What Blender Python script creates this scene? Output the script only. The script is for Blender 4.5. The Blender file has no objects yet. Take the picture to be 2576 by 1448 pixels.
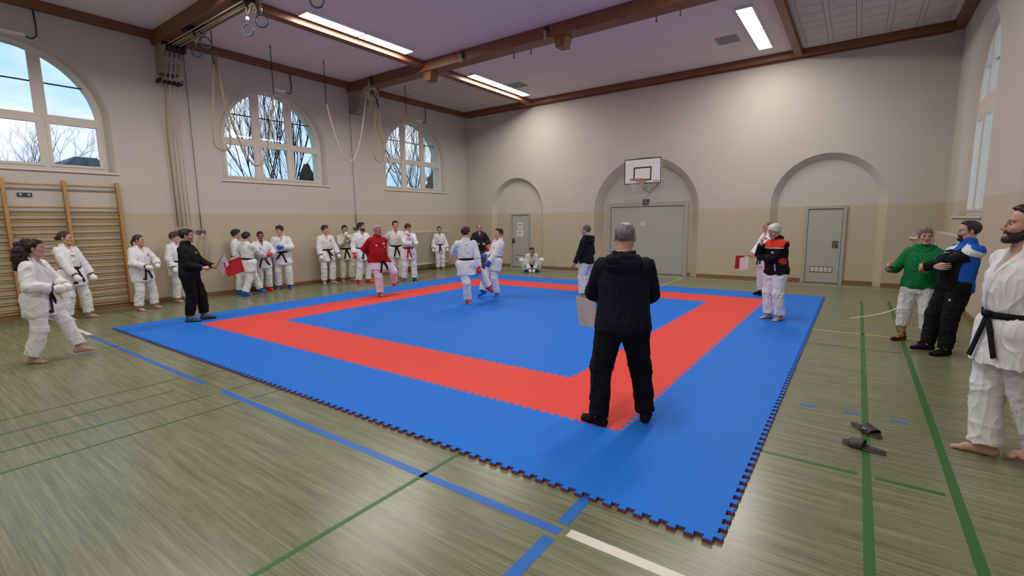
import bpy, bmesh, math, random
import numpy as np
from mathutils import Vector, Matrix
from mathutils.bvhtree import BVHTree
from mathutils.geometry import tessellate_polygon

SC = bpy.context.scene
COL = SC.collection
PI = math.pi

# ---------------------------------------------------------------- camera
CAM_POS = np.array([10.508, -2.604, 1.771])
YAW, PITCH, ROLL, FPX = -0.62333, -0.13759, -0.01344, 1205.8
_fw = np.array([math.sin(YAW) * math.cos(PITCH), math.cos(YAW) * math.cos(PITCH), math.sin(PITCH)])
_r0 = np.array([math.cos(YAW), -math.sin(YAW), 0.0])
_u0 = np.cross(_r0, _fw)
_rt = _r0 * math.cos(ROLL) + _u0 * math.sin(ROLL)
_up = -_r0 * math.sin(ROLL) + _u0 * math.cos(ROLL)
cam_d = bpy.data.cameras.new('camera')
cam_d.sensor_width = 36.0
cam_d.lens = 36.0 * FPX / 2576.0
cam_d.clip_start = 0.05
cam_d.clip_end = 500
cam = bpy.data.objects.new('camera', cam_d)
COL.objects.link(cam)
M = Matrix.Identity(4)
for i in range(3):
    M[i][0], M[i][1], M[i][2], M[i][3] = _rt[i], _up[i], -_fw[i], CAM_POS[i]
cam.matrix_world = M
SC.camera = cam

# ---------------------------------------------------------------- view, world, sky
SC.view_settings.view_transform = 'Standard'
SC.view_settings.look = 'None'
SC.view_settings.gamma = 1.0
SC.view_settings.use_curve_mapping = False
SC.view_settings.exposure = 0.0
SC.cycles.max_bounces = 8
SC.cycles.diffuse_bounces = 5
SC.cycles.transparent_max_bounces = 12
SC.cycles.use_denoising = True
SC.cycles.sample_clamp_indirect = 6.0

LAMP = 52.0          # radiance of the fluorescent diffusers
SKY = 1.25

w = bpy.data.worlds.new('sky')
SC.world = w
w.use_nodes = True
nt = w.node_tree
nt.nodes.clear()
def N(nt, t, **kw):
    n = nt.nodes.new(t)
    for k, v in kw.items():
        setattr(n, k, v)
    return n
wo = N(nt, 'ShaderNodeOutputWorld')
wb = N(nt, 'ShaderNodeBackground')
wt = N(nt, 'ShaderNodeTexCoord')
wm = N(nt, 'ShaderNodeMapping')
wm.inputs['Scale'].default_value = (1.6, 1.6, 4.5)
wn = N(nt, 'ShaderNodeTexNoise')
wn.inputs['Scale'].default_value = 1.7
wn.inputs['Detail'].default_value = 6
wn.inputs['Roughness'].default_value = 0.55
wr = N(nt, 'ShaderNodeValToRGB')
wr.color_ramp.elements[0].position = 0.40
wr.color_ramp.elements[0].color = (0.40, 0.66, 0.97, 1)
wr.color_ramp.elements[1].position = 0.66
wr.color_ramp.elements[1].color = (0.93, 0.95, 1.0, 1)
nt.links.new(wt.outputs['Generated'], wm.inputs['Vector'])
nt.links.new(wm.outputs['Vector'], wn.inputs['Vector'])
nt.links.new(wn.outputs['Fac'], wr.inputs['Fac'])
nt.links.new(wr.outputs['Color'], wb.inputs['Color'])
wb.inputs['Strength'].default_value = SKY
nt.links.new(wb.outputs['Background'], wo.inputs['Surface'])

# ---------------------------------------------------------------- helpers
def put(name, verts, faces, mat=None, parent=None, smooth=False, mats=None, midx=None):
    me = bpy.data.meshes.new(name)
    me.from_pydata([tuple(map(float, v)) for v in verts], [], [tuple(f) for f in faces])
    me.validate()
    me.update()
    for m_ in (mats if mats else ([mat] if mat else [])):
        me.materials.append(m_)
    if midx is not None:
        me.polygons.foreach_set('material_index', np.array(midx, np.int32))
    if smooth:
        me.polygons.foreach_set('use_smooth', np.ones(len(me.polygons), bool))
    o = bpy.data.objects.new(name, me)
    COL.objects.link(o)
    if parent is not None:
        o.parent = parent
    return o

def tag(o, label, cat, group=None):
    o['label'] = label
    o['category'] = cat
    if group:
        o['group'] = group
    return o

def struct(o):
    o['kind'] = 'structure'
    return o

def empty(name, loc, rz=0.0):
    o = bpy.data.objects.new(name, None)
    o.empty_display_size = 0.2
    o.location = loc
    o.rotation_euler = (0, 0, rz)
    COL.objects.link(o)
    return o

class MB:
    """collects simple solids into one mesh"""
    def __init__(s):
        s.v, s.f = [], []
    def add(s, v, f):
        n = len(s.v)
        s.v += [tuple(p) for p in v]
        s.f += [tuple(i + n for i in q) for q in f]
        return s
    def box(s, a, b, R=None, c=None):
        x0, y0, z0 = a
        x1, y1, z1 = b
        v = [(x0, y0, z0), (x1, y0, z0), (x1, y1, z0), (x0, y1, z0), (x0, y0, z1), (x1, y0, z1), (x1, y1, z1), (x0, y1, z1)]
        if R is not None:
            v = [tuple(Vector(c or (0, 0, 0)) + R @ Vector(p)) for p in v]
        return s.add(v, [(0, 3, 2, 1), (4, 5, 6, 7), (0, 1, 5, 4), (1, 2, 6, 5), (2, 3, 7, 6), (3, 0, 4, 7)])
    def tube(s, pts, r, n=8, close=False):
        pts = [np.array(p, float) for p in pts]
        m = len(pts)
        rr = r if hasattr(r, '__len__') else [r] * m
        rings = []
        ref = None
        for i, p in enumerate(pts):
            if close:
                t = pts[(i + 1) % m] - pts[i - 1]
            else:
                t = pts[min(i + 1, m - 1)] - pts[max(i - 1, 0)]
            t = t / (np.linalg.norm(t) + 1e-12)
            if ref is None:
                a = np.array([0, 0, 1.0]) if abs(t[2]) < 0.9 else np.array([1.0, 0, 0])
                ref = np.cross(t, a)
            ref = ref - t * (ref @ t)
            ref /= np.linalg.norm(ref) + 1e-12
            b = np.cross(t, ref)
            rings.append([p + rr[i] * (math.cos(2 * PI * k / n) * ref + math.sin(2 * PI * k / n) * b) for k in range(n)])
        v = [q for R_ in rings for q in R_]
        f = []
        for i in range(m if close else m - 1):
            j = (i + 1) % m
            for k in range(n):
                f.append((i * n + k, i * n + (k + 1) % n, j * n + (k + 1) % n, j * n + k))
        if not close:
            f.append(tuple(range(n - 1, -1, -1)))
            f.append(tuple((m - 1) * n + k for k in range(n)))
        return s.add(v, f)
    def prism(s, poly, axis, a, b):
        """extrude a 2D polygon (list of 2-tuples) along an axis from a to b"""
        def P(u, v, t):
            return {'x': (t, u, v), 'y': (u, t, v), 'z': (u, v, t)}[axis]
        n = len(poly)
        tri = tessellate_polygon([[Vector((u, v, 0)) for u, v in poly]])
        v = [P(u, q, a) for u, q in poly] + [P(u, q, b) for u, q in poly]
        f = [tuple(t) for t in tri] + [tuple(i + n for i in reversed(t)) for t in tri]
        f += [(i, (i + 1) % n, n + (i + 1) % n, n + i) for i in range(n)]
        return s.add(v, f)
    def build(s, name, mat=None, parent=None, smooth=False, fix=True):
        o = put(name, s.v, s.f, mat, parent, smooth)
        if fix:
            bm = bmesh.new()
            bm.from_mesh(o.data)
            bmesh.ops.recalc_face_normals(bm, faces=bm.faces)
            bm.to_mesh(o.data)
            bm.free()
            if smooth:
                o.data.polygons.foreach_set('use_smooth', np.ones(len(o.data.polygons), bool))
        return o

def bevel(o, w_=0.004, seg=2):
    m_ = o.modifiers.new('bevel', 'BEVEL')
    m_.width = w_
    m_.segments = seg
    m_.limit_method = 'ANGLE'
    return o

# ---------------------------------------------------------------- materials
def mat(name, col, rough=0.6, metal=0.0, spec=0.5, bump=0.0, bscale=40, attr=False, noise=0.0, nscale=4, emit=None, sheen=0.0):
    m_ = bpy.data.materials.new(name)
    m_.use_nodes = True
    nt = m_.node_tree
    b = nt.nodes['Principled BSDF']
    b.inputs['Roughness'].default_value = rough
    b.inputs['Metallic'].default_value = metal
    b.inputs['Specular IOR Level'].default_value = spec
    b.inputs['Base Color'].default_value = (*col, 1)
    if sheen:
        b.inputs['Sheen Weight'].default_value = sheen
    src = None
    if attr:
        a = N(nt, 'ShaderNodeAttribute')
        a.attribute_name = 'Col'
        src = a.outputs['Color']
        nt.links.new(src, b.inputs['Base Color'])
    if noise or bump:
        tc = N(nt, 'ShaderNodeTexCoord')
    if noise:
        nz = N(nt, 'ShaderNodeTexNoise')
        nz.inputs['Scale'].default_value = nscale
        nz.inputs['Detail'].default_value = 5
        nt.links.new(tc.outputs['Object'], nz.inputs['Vector'])
        mx = N(nt, 'ShaderNodeMix', data_type='RGBA', blend_type='MULTIPLY')
        mx.inputs['Factor'].default_value = 1.0
        mr = N(nt, 'ShaderNodeMapRange')
        mr.inputs['To Min'].default_value = 1 - noise
        mr.inputs['To Max'].default_value = 1 + noise
        nt.links.new(nz.outputs['Fac'], mr.inputs['Value'])
        if src:
            nt.links.new(src, mx.inputs['A'])
        else:
            mx.inputs['A'].default_value = (*col, 1)
        nt.links.new(mr.outputs['Result'], mx.inputs['B'])
        nt.links.new(mx.outputs['Result'], b.inputs['Base Color'])
    if bump:
        nb = N(nt, 'ShaderNodeTexNoise')
        nb.inputs['Scale'].default_value = bscale
        nb.inputs['Detail'].default_value = 4
        nt.links.new(tc.outputs['Object'], nb.inputs['Vector'])
        bp = N(nt, 'ShaderNodeBump')
        bp.inputs['Strength'].default_value = bump
        bp.inputs['Distance'].default_value = 0.01
        nt.links.new(nb.outputs['Fac'], bp.inputs['Height'])
        nt.links.new(bp.outputs['Normal'], b.inputs['Normal'])
    if emit:
        b.inputs['Emission Color'].default_value = (*emit[0], 1)
        b.inputs['Emission Strength'].default_value = emit[1]
    return m_

def mathn(nt, op, a, b=None, clamp=False):
    n = N(nt, 'ShaderNodeMath', operation=op)
    n.use_clamp = clamp
    for i, q in enumerate((a, b)):
        if q is None:
            continue
        if isinstance(q, (int, float)):
            n.inputs[i].default_value = q
        else:
            nt.links.new(q, n.inputs[i])
    return n.outputs[0]
# ================================================================ the room
XL, XR, YF, YN, ZC = -2.757, 12.16, 12.72, -8.2, 6.1
ZW = 2.073

def wall_material(name, top, low, zline):
    m_ = mat(name, top, rough=0.85, spec=0.2, bump=0.06, bscale=60)
    nt = m_.node_tree
    b = nt.nodes['Principled BSDF']
    g = N(nt, 'ShaderNodeNewGeometry')
    sx = N(nt, 'ShaderNodeSeparateXYZ')
    nt.links.new(g.outputs['Position'], sx.inputs[0])
    lt = mathn(nt, 'LESS_THAN', sx.outputs['Z'], zline)
    mx = N(nt, 'ShaderNodeMix', data_type='RGBA')
    nt.links.new(lt, mx.inputs['Factor'])
    mx.inputs['A'].default_value = (*top, 1)
    mx.inputs['B'].default_value = (*low, 1)
    nz = N(nt, 'ShaderNodeTexNoise')
    nz.inputs['Scale'].default_value = 0.9
    nz.inputs['Detail'].default_value = 6
    nt.links.new(g.outputs['Position'], nz.inputs['Vector'])
    mr = N(nt, 'ShaderNodeMapRange')
    mr.inputs['To Min'].default_value = 0.95
    mr.inputs['To Max'].default_value = 1.05
    nt.links.new(nz.outputs['Fac'], mr.inputs['Value'])
    mm = N(nt, 'ShaderNodeMix', data_type='RGBA', blend_type='MULTIPLY')
    mm.inputs['Factor'].default_value = 1
    nt.links.new(mx.outputs['Result'], mm.inputs['A'])
    nt.links.new(mr.outputs['Result'], mm.inputs['B'])
    nt.links.new(mm.outputs['Result'], b.inputs['Base Color'])
    return m_

M_wall = wall_material('painted plaster', (0.535, 0.492, 0.432), (0.50, 0.43, 0.32), ZW)
M_beam = mat('red brown timber', (0.185, 0.070, 0.031), rough=0.5, bump=0.05, bscale=30, noise=0.2, nscale=3)
M_conc = mat('grey concrete', (0.27, 0.25, 0.21), rough=0.9, bump=0.2, bscale=25, noise=0.15, nscale=6)
M_base = mat('brown skirting wood', (0.23, 0.115, 0.045), rough=0.5, noise=0.3, nscale=6)
M_frame = mat('cream window paint', (0.66, 0.60, 0.52), rough=0.5)
M_stone = mat('pale outer reveal', (0.62, 0.66, 0.55), rough=0.9)
M_dark = mat('black rubber', (0.012, 0.012, 0.013), rough=0.6)
M_iron = mat('dark iron', (0.03, 0.03, 0.03), rough=0.5, metal=0.6)
M_steel = mat('bare steel', (0.55, 0.55, 0.55), rough=0.35, metal=1.0)
M_door = mat('grey green door paint', (0.40, 0.395, 0.345), rough=0.5, spec=0.4, noise=0.04, nscale=3)
M_doorframe = mat('grey door frame paint', (0.375, 0.37, 0.315), rough=0.5)
M_plate = mat('dull metal plate', (0.18, 0.15, 0.15), rough=0.4, metal=0.7)
M_white = mat('white paint', (0.78, 0.77, 0.74), rough=0.5)
M_paper = mat('white paper', (0.75, 0.74, 0.70), rough=0.9)
M_ink = mat('grey printed ink', (0.18, 0.18, 0.18), rough=0.9)
M_black = mat('black paint', (0.01, 0.01, 0.01), rough=0.5)
M_pine = mat('varnished pine', (0.43, 0.245, 0.085), rough=0.4, noise=0.2, nscale=5)
M_pine2 = mat('worn beech rung', (0.47, 0.28, 0.115), rough=0.4, noise=0.2, nscale=7)

# glass: mostly clear, a weak mirror of the lamps
M_glass = bpy.data.materials.new('window glass')
M_glass.use_nodes = True
nt = M_glass.node_tree
nt.nodes.clear()
go = N(nt, 'ShaderNodeOutputMaterial')
gm = N(nt, 'ShaderNodeMixShader')
gt = N(nt, 'ShaderNodeBsdfTransparent')
gg = N(nt, 'ShaderNodeBsdfGlossy')
gg.inputs['Roughness'].default_value = 0.02
gf = N(nt, 'ShaderNodeFresnel')
gf.inputs['IOR'].default_value = 1.35
nt.links.new(gf.outputs[0], gm.inputs[0])
nt.links.new(gt.outputs[0], gm.inputs[1])
nt.links.new(gg.outputs[0], gm.inputs[2])
nt.links.new(gm.outputs[0], go.inputs[0])

# ---- floor: streaked green linoleum
M_floor = bpy.data.materials.new('streaked green linoleum')
M_floor.use_nodes = True
nt = M_floor.node_tree
fb = nt.nodes['Principled BSDF']
fg = N(nt, 'ShaderNodeNewGeometry')
def streak(sx, sy, detail, rough):
    mp = N(nt, 'ShaderNodeMapping')
    mp.inputs['Scale'].default_value = (sx, sy, 1)
    nt.links.new(fg.outputs['Position'], mp.inputs['Vector'])
    nz = N(nt, 'ShaderNodeTexNoise')
    nz.inputs['Scale'].default_value = 1.0
    nz.inputs['Detail'].default_value = detail
    nz.inputs['Roughness'].default_value = rough
    nt.links.new(mp.outputs['Vector'], nz.inputs['Vector'])
    return nz.outputs['Fac']
s1 = streak(1.9, 95, 8, 0.75)
s2 = streak(1.0, 26, 5, 0.65)
s3 = streak(0.45, 0.6, 3, 0.5)
sm = mathn(nt, 'ADD', mathn(nt, 'MULTIPLY', s1, 0.55), mathn(nt, 'MULTIPLY', s2, 0.45))
fr = N(nt, 'ShaderNodeValToRGB')
fr.color_ramp.elements[0].position = 0.38
fr.color_ramp.elements[0].color = (0.100, 0.112, 0.058, 1)
fr.color_ramp.elements[1].position = 0.63
fr.color_ramp.elements[1].color = (0.275, 0.275, 0.175, 1)
e = fr.color_ramp.elements.new(0.5)
e.color = (0.175, 0.185, 0.105, 1)
nt.links.new(sm, fr.inputs['Fac'])
mx = N(nt, 'ShaderNodeMix', data_type='RGBA', blend_type='MULTIPLY')
mx.inputs['Factor'].default_value = 1
mr = N(nt, 'ShaderNodeMapRange')
mr.inputs['To Min'].default_value = 0.85
mr.inputs['To Max'].default_value = 1.15
nt.links.new(s3, mr.inputs['Value'])
nt.links.new(fr.outputs['Color'], mx.inputs['A'])
nt.links.new(mr.outputs['Result'], mx.inputs['B'])
nt.links.new(mx.outputs['Result'], fb.inputs['Base Color'])
rr = N(nt, 'ShaderNodeMapRange')
rr.inputs['To Min'].default_value = 0.20
rr.inputs['To Max'].default_value = 0.34
nt.links.new(s1, rr.inputs['Value'])
nt.links.new(rr.outputs['Result'], fb.inputs['Roughness'])
fb.inputs['Specular IOR Level'].default_value = 0.62
fbp = N(nt, 'ShaderNodeBump')
fbp.inputs['Strength'].default_value = 0.05
fbp.inputs['Distance'].default_value = 0.004
nt.links.new(s1, fbp.inputs['Height'])
nt.links.new(fbp.outputs['Normal'], fb.inputs['Normal'])

floor = struct(MB().box((XL - 0.6, YN - 0.3, -0.15), (XR + 0.6, YF + 0.5, 0.0)).build('floor', M_floor))

M_tape_b = mat('blue court tape', (0.012, 0.135, 0.52), rough=0.4, noise=0.12, nscale=9)
M_tape_w = mat('white court tape', (0.70, 0.67, 0.58), rough=0.45)
M_tape_g = mat('green court paint', (0.030, 0.125, 0.028), rough=0.4, noise=0.1, nscale=9)
M_tape_y = mat('yellow court paint', (0.58, 0.44, 0.12), rough=0.45)
M_worn = mat('worn blue tape', (0.02, 0.13, 0.50), rough=0.6, noise=0.5, nscale=60)
def strip(m_, x0, y0, x1, y1, z=0.0012, label=None):
    o = MB().box((x0, y0, 0.0), (x1, y1, z)).build('court_line', m_, floor)
    if label:
        o['label'] = label
    return o
strip(M_tape_b, 0.27, -0.425, 4.60, -0.365)
strip(M_tape_b, 5.04, -0.425, 9.235, -0.36)
strip(M_tape_w, -2.6, -0.40, 0.25, -0.335)
strip(M_tape_w, 9.28, -0.405, 12.1, -0.335)
strip(M_tape_b, 9.17, -0.315, 9.245, 1.0)
strip(M_tape_b, 9.17, -4.0, 9.245, -0.47)
for gx, a, b_ in ((4.15, -5.0, -0.45), (4.585, -5.0, -0.68), (5.065, -5.0, -0.5), (5.545, -5.0, -0.44), (4.27, -0.34, 0.6), (5.54, -0.34, 0.6), (5.06, -0.33, 0.4)):
    strip(M_tape_g, gx - 0.012, a, gx + 0.012, b_)
strip(M_tape_g, 8.105, -4.0, 8.14, 1.0)
strip(M_tape_g, 10.0, 1.31, 10.62, 1.35)
strip(M_tape_g, 10.72, 1.305, 11.08, 1.345)
strip(M_tape_g, 10.0, 5.26, 10.62, 5.30)
strip(M_tape_g, 10.72, 5.26, 11.08, 5.30)
strip(M_tape_g, 10.65, -4.0, 10.70, 9.9)
strip(M_tape_g, 11.11, -4.0, 11.165, 10.1)
for bx in (10.17, 10.51, 10.85):
    strip(M_worn, bx, 2.55, bx + 0.13, 2.595)
strip(M_tape_y, 10.0, 6.27, 12.1, 6.31)
strip(M_tape_y, 6.26, 10.0, 6.30, 12.22)
strip(M_tape_w, -2.6, 12.26, 12.1, 12.29)
strip(M_tape_g, 1.55, -5.0, 1.58, 0.8)
strip(M_tape_g, -2.6, 0.6, 0.6, 0.62)
def arc_line(cx, cy, r, a0, a1, m_, wdt=0.035, n=40):
    v, f = [], []
    for i in range(n + 1):
        a = a0 + (a1 - a0) * i / n
        for q in (r - wdt / 2, r + wdt / 2):
            v.append((cx + q * math.cos(a), cy + q * math.sin(a), 0.0013))
    for i in range(n):
        f.append((2 * i, 2 * i + 1, 2 * i + 3, 2 * i + 2))
    return put('court_line', v, f, m_, floor)
arc_line(6.9, 10.25, 4.45, math.radians(-36), math.radians(-8), M_tape_w)
arc_line(2.9, 11.4, 5.1, math.radians(189), math.radians(236), M_tape_y)

# ---- ceiling
M_ceil = mat('lilac grey ceiling board', (0.72, 0.67, 0.635), rough=0.9, spec=0.2)
nt = M_ceil.node_tree
cg = N(nt, 'ShaderNodeNewGeometry')
cb = N(nt, 'ShaderNodeTexBrick')
cb.inputs['Scale'].default_value = 1.0
cb.inputs['Brick Width'].default_value = 2.5
cb.inputs['Row Height'].default_value = 1.25
cb.inputs['Mortar Size'].default_value = 0.004
cb.inputs['Color1'].default_value = (0.72, 0.67, 0.635, 1)
cb.inputs['Color2'].default_value = (0.705, 0.658, 0.622, 1)
cb.inputs['Mortar'].default_value = (0.50, 0.45, 0.43, 1)
nt.links.new(cg.outputs['Position'], cb.inputs['Vector'])
nt.links.new(cb.outputs['Color'], nt.nodes['Principled BSDF'].inputs['Base Color'])
ceiling = struct(MB().box((XL - 0.6, YN - 0.3, ZC), (XR + 0.6, YF + 0.5, ZC + 0.2)).build('ceiling', M_ceil))
M_acou = mat('grey white acoustic slab', (0.52, 0.48, 0.44), rough=0.95, spec=0.1)
def slabs(name, x0, x1, y0, y1, nx, ny, gx, gy):
    mb = MB()
    dx, dy = (x1 - x0) / nx, (y1 - y0) / ny
    for i in range(nx):
        for j in range(ny):
            mb.box((x0 + i * dx + gx, y0 + j * dy + gy, ZC - 0.022), (x0 + (i + 1) * dx - gx, y0 + (j + 1) * dy - gy, ZC + 0.01))
        mb.box((x0 + i * dx - gx + 0.008, y0, ZC - 0.020), (x0 + i * dx + gx - 0.008, y1, ZC + 0.01))
    o = mb.build(name, M_acou, ceiling)
    return o
slabs('acoustic_panel', XL + 0.30, 0.40, 7.66, 12.42, 4, 9, 0.05, 0.013)
slabs('acoustic_panel', 9.10, XR - 0.28, 7.66, 12.42, 5, 10, 0.05, 0.013)
slabs('acoustic_panel', 9.10, XR - 0.28, 2.5, 7.1, 5, 10, 0.05, 0.013)
for vx, vy in ((1.33, 10.62), (7.6, 10.6)):
    mb = MB()
    mb.box((vx - 0.25, vy - 0.27, ZC - 0.012), (vx + 0.25, vy - 0.24, ZC))
    mb.box((vx - 0.25, vy + 0.24, ZC - 0.012), (vx + 0.25, vy + 0.27, ZC))
    mb.box((vx - 0.25, vy - 0.24, ZC - 0.012), (vx - 0.22, vy + 0.24, ZC))
    mb.box((vx + 0.22, vy - 0.24, ZC - 0.012), (vx + 0.25, vy + 0.24, ZC))
    for k in range(14):
        yy = vy - 0.235 + k * 0.034
        mb.box((vx - 0.22, yy, ZC - 0.010), (vx + 0.22, yy + 0.022, ZC - 0.002))
    o = mb.build('ceiling_vent', mat('vent grille', (0.33, 0.31, 0.29), rough=0.7))
    tag(o, 'square grey ventilation grille in the ceiling, %s lamp' % ('just right of the left far' if vx < 4 else 'just left of the right far'), 'vent', 'ceiling ventilation grilles')

# ---- walls
def arch_outline(c, hw, z0, zs, r, n=56):
    """closed outline (u,z) from lower left over the arch to lower right"""
    pts = [(c - hw, z0)]
    for i in range(n + 1):
        a = PI - PI * i / n
        pts.append((c + hw * math.cos(a), zs + r * math.sin(a)))
    pts.append((c + hw, z0))
    return pts

def wall_with_holes(name, axis, pos, outer, holes, mt):
    polys = [[Vector((u, z, 0)) for u, z in outer]] + [[Vector((u, z, 0)) for u, z in h] for h in holes]
    flat = [p for pl in polys for p in pl]
    tri = tessellate_polygon(polys)
    v = [(pos, p.x, p.y) if axis == 'x' else (p.x, pos, p.y) for p in flat]
    return v, [tuple(t) for t in tri]

def loft_rings(v, f, rings, closed=False):
    base = len(v)
    n = len(rings[0])
    for r_ in rings:
        v += r_
    for i in range(len(rings) - 1):
        for k in range(n if closed else n - 1):
            k2 = (k + 1) % n
            f.append((base + i * n + k, base + i * n + k2, base + (i + 1) * n + k2, base + (i + 1) * n + k))

# far wall with three blind niches
ARCH = [(-0.26, 1.20, 2.13, 1.20, 1.29, 0.13, 0.17), (4.785, 1.745, 2.06, 1.745, 1.70, 0.25, 0.24), (9.765, 1.30, 2.10, 1.30, 1.34, 0.165, 0.20)]
outer = [(XL - 0.5, 0.0)]
niche = []
for c, hw, zs, _, r, s, d in ARCH:
    o_ = arch_outline(c, hw, 0.0, zs, r)
    i_ = arch_outline(c, hw - s, 0.0, zs, r - s)
    niche.append((o_, i_, d))
    outer += o_
outer += [(XR + 0.5, 0.0), (XR + 0.5, ZC), (XL - 0.5, ZC)]
v, f = wall_with_holes('wall_far', 'y', YF, outer, [], M_wall)
for o_, i_, d in niche:
    loft_rings(v, f, [[(u, YF, z) for u, z in o_], [(u, YF + d, z) for u, z in i_]])
    tri = tessellate_polygon([[Vector((u, z, 0)) for u, z in i_]])
    b0 = len(v)
    v += [(u, YF + d, z) for u, z in i_]
    f += [tuple(q + b0 for q in t) for t in tri]
wall_far = struct(put('wall_far', v, f, M_wall))

WIN_Y = (-5.61, -0.41, 4.79, 9.99)
def side_wall(name, X, sgn, zsill, depth, shift, ys):
    outer = [(YN, 0), (YF, 0), (YF, ZC), (YN, ZC)]
    holes = [arch_outline(c, 1.5, zsill, 3.98, 1.48) for c in ys]
    v, f = wall_with_holes(name, 'x', X, outer, holes, M_wall)
    for c in ys:
        o_ = arch_outline(c, 1.5, zsill, 3.98, 1.48)
        i_ = arch_outline(c, 1.5 - shift, zsill, 3.98, 1.48 - shift)
        mid = [((a[0] * 0.45 + b_[0] * 0.55), (a[1] * 0.45 + b_[1] * 0.55)) for a, b_ in zip(o_, i_)]
        loft_rings(v, f, [[(X, u, z) for u, z in o_], [(X + sgn * depth * 0.4, u, z) for u, z in mid], [(X + sgn * depth, u, z) for u, z in i_]], closed=True)
    return struct(put(name, v, f, M_wall))
wall_left = side_wall('wall_left', XL, -1, 2.93, 0.16, 0.09, WIN_Y)
wall_right = side_wall('wall_right', XR, 1, 1.76, 0.19, 0.20, WIN_Y)
wall_near = struct(put('wall_near', [(XL, YN, 0), (XR, YN, 0), (XR, YN, ZC), (XL, YN, ZC)], [(0, 1, 2, 3)], M_wall))

def window(k, X, sgn, c, zsill, hw, glass_r, bot, ztr, name):
    """timber casement of three bays with an arched head; X is the inner face of the frame"""
    x0, x1 = sorted((X, X + sgn * 0.07))
    R = hw - 0.0
    # frame polygon with holes for the panes
    outer = arch_outline(c, R, zsill, 3.98, R)
    cols = [(c - 1.31, c - 0.58), (c - 0.38, c + 0.35), (c + 0.54, c + 1.29)] if hw > 1.35 else [(c - 1.2, c - 0.54), (c - 0.36, c + 0.36), (c + 0.54, c + 1.2)]
    zt0, zt1 = ztr
    holes, panes = [], []
    for a, b_ in cols:
        holes.append([(a, bot), (a, zt0), (b_, zt0), (b_, bot)])
        top = [(a, zt1)]
        n = 12
        us = [a + (b_ - a) * i / n for i in range(n + 1)]
        for u in us:
            q = glass_r ** 2 - (u - c) ** 2
            top.append((u, max(3.98 + (math.sqrt(q) if q > 0 else 0), zt1 + 0.01)))
        top.append((b_, zt1))
        holes.append(top)
    polys = [[Vector((u, z, 0)) for u, z in outer]] + [[Vector((u, z, 0)) for u, z in h] for h in holes]
    flat = [p for pl in polys for p in pl]
    tri = tessellate_polygon(polys)
    v = [(X, p.x, p.y) for p in flat]
    f = [tuple(t) for t in tri]
    for h in holes:
        loft_rings(v, f, [[(X, u, z) for u, z in h], [(X + sgn * 0.07, u, z) for u, z in h]], closed=True)
    w_ = struct(put(name, v, f, M_frame))
    for h in holes:
        tr = tessellate_polygon([[Vector((u, z, 0)) for u, z in h]])
        put('pane', [(X + sgn * 0.045, u, z) for u, z in h], [tuple(t) for t in tr], M_glass, w_)
    # raised casement edges
    for a, b_ in cols:
        mb = MB()
        e_ = 0.052
        for z0_, z1_ in ((bot, zt0), ):
            for q in ((a - e_, z0_ - e_, b_ + e_, z0_), (a - e_, z1_, b_ + e_, z1_ + e_)):
                mb.box((min(X, X - sgn * 0.012), q[0], q[1]), (max(X, X - sgn * 0.012), q[2], q[3]))
            for q in ((a - e_, z0_, a, z1_), (b_, z0_, b_ + e_, z1_)):
                mb.box((min(X, X - sgn * 0.012), q[0], q[1]), (max(X, X - sgn * 0.012), q[2], q[3]))
        mb.build('casement', M_frame, w_)
    # dark glazing bar outside the panes
    mb = MB()
    zb_ = 4.65
    q = math.sqrt(glass_r ** 2 - (zb_ - 3.98) ** 2)
    mb.box((min(X + sgn * 0.06, X + sgn * 0.085), c - q, zb_ - 0.012), (max(X + sgn * 0.06, X + sgn * 0.085), c + q, zb_ + 0.012))
    mb.build('glazing_bar', M_iron, w_)
    # sill
    mb = MB()
    xi = XL if sgn < 0 else XR
    a_, b2 = sorted((xi - sgn * 0.035, X))
    mb.box((a_, c - 1.54, zsill - 0.035), (b2, c + 1.54, zsill))
    mb.build('sill', M_frame, w_)
    # pale masonry reveal outside
    vv, ff = [], []
    o_ = arch_outline(c, hw - 0.02, zsill - 0.05, 3.98, hw - 0.02)
    loft_rings(vv, ff, [[(X + sgn * 0.07, u, z) for u, z in o_], [(X + sgn * 0.42, u, z) for u, z in o_]], closed=True)
    put('outer_reveal', vv, ff, M_stone, w_)
    return w_
for k, c in enumerate(WIN_Y):
    window(k, XL - 0.155, -1, c, 2.93, 1.41, 1.32, 3.06, (3.86, 4.03), 'window_%d' % (k + 1))
    window(k, XR + 0.18, 1, c, 1.76, 1.31, 1.21, 1.90, (3.68, 4.04), 'window_%d' % (k + 5))

# skirting
def skirt(name, boxes):
    mb = MB()
    for a, b_ in boxes:
        mb.box(a, b_)
    struct(bevel(mb.build(name, M_base), 0.004))
skirt('baseboard_left', [((XL, YN, 0), (XL + 0.022, YF, 0.10))])
skirt('baseboard_right', [((XR - 0.022, YN, 0), (XR, YF, 0.10))])
skirt('baseboard_far', [((XL, YF - 0.022, 0), (-1.46, YF, 0.10)), ((0.94, YF - 0.022, 0), (3.04, YF, 0.10)), ((6.53, YF - 0.022, 0), (8.465, YF, 0.10)), ((11.065, YF - 0.022, 0), (XR, YF, 0.10)),
                        ((-1.33, YF + 0.148, 0), (-0.62, YF + 0.17, 0.10)), ((0.31, YF + 0.148, 0), (0.81, YF + 0.17, 0.10)), ((3.30, YF + 0.218, 0), (3.42, YF + 0.24, 0.1)), ((6.2, YF + 0.218, 0), (6.27, YF + 0.24, 0.1)), ((8.64, YF + 0.178, 0), (9.27, YF + 0.20, 0.1)), ((10.27, YF + 0.178, 0), (10.89, YF + 0.20, 0.1))])

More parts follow.
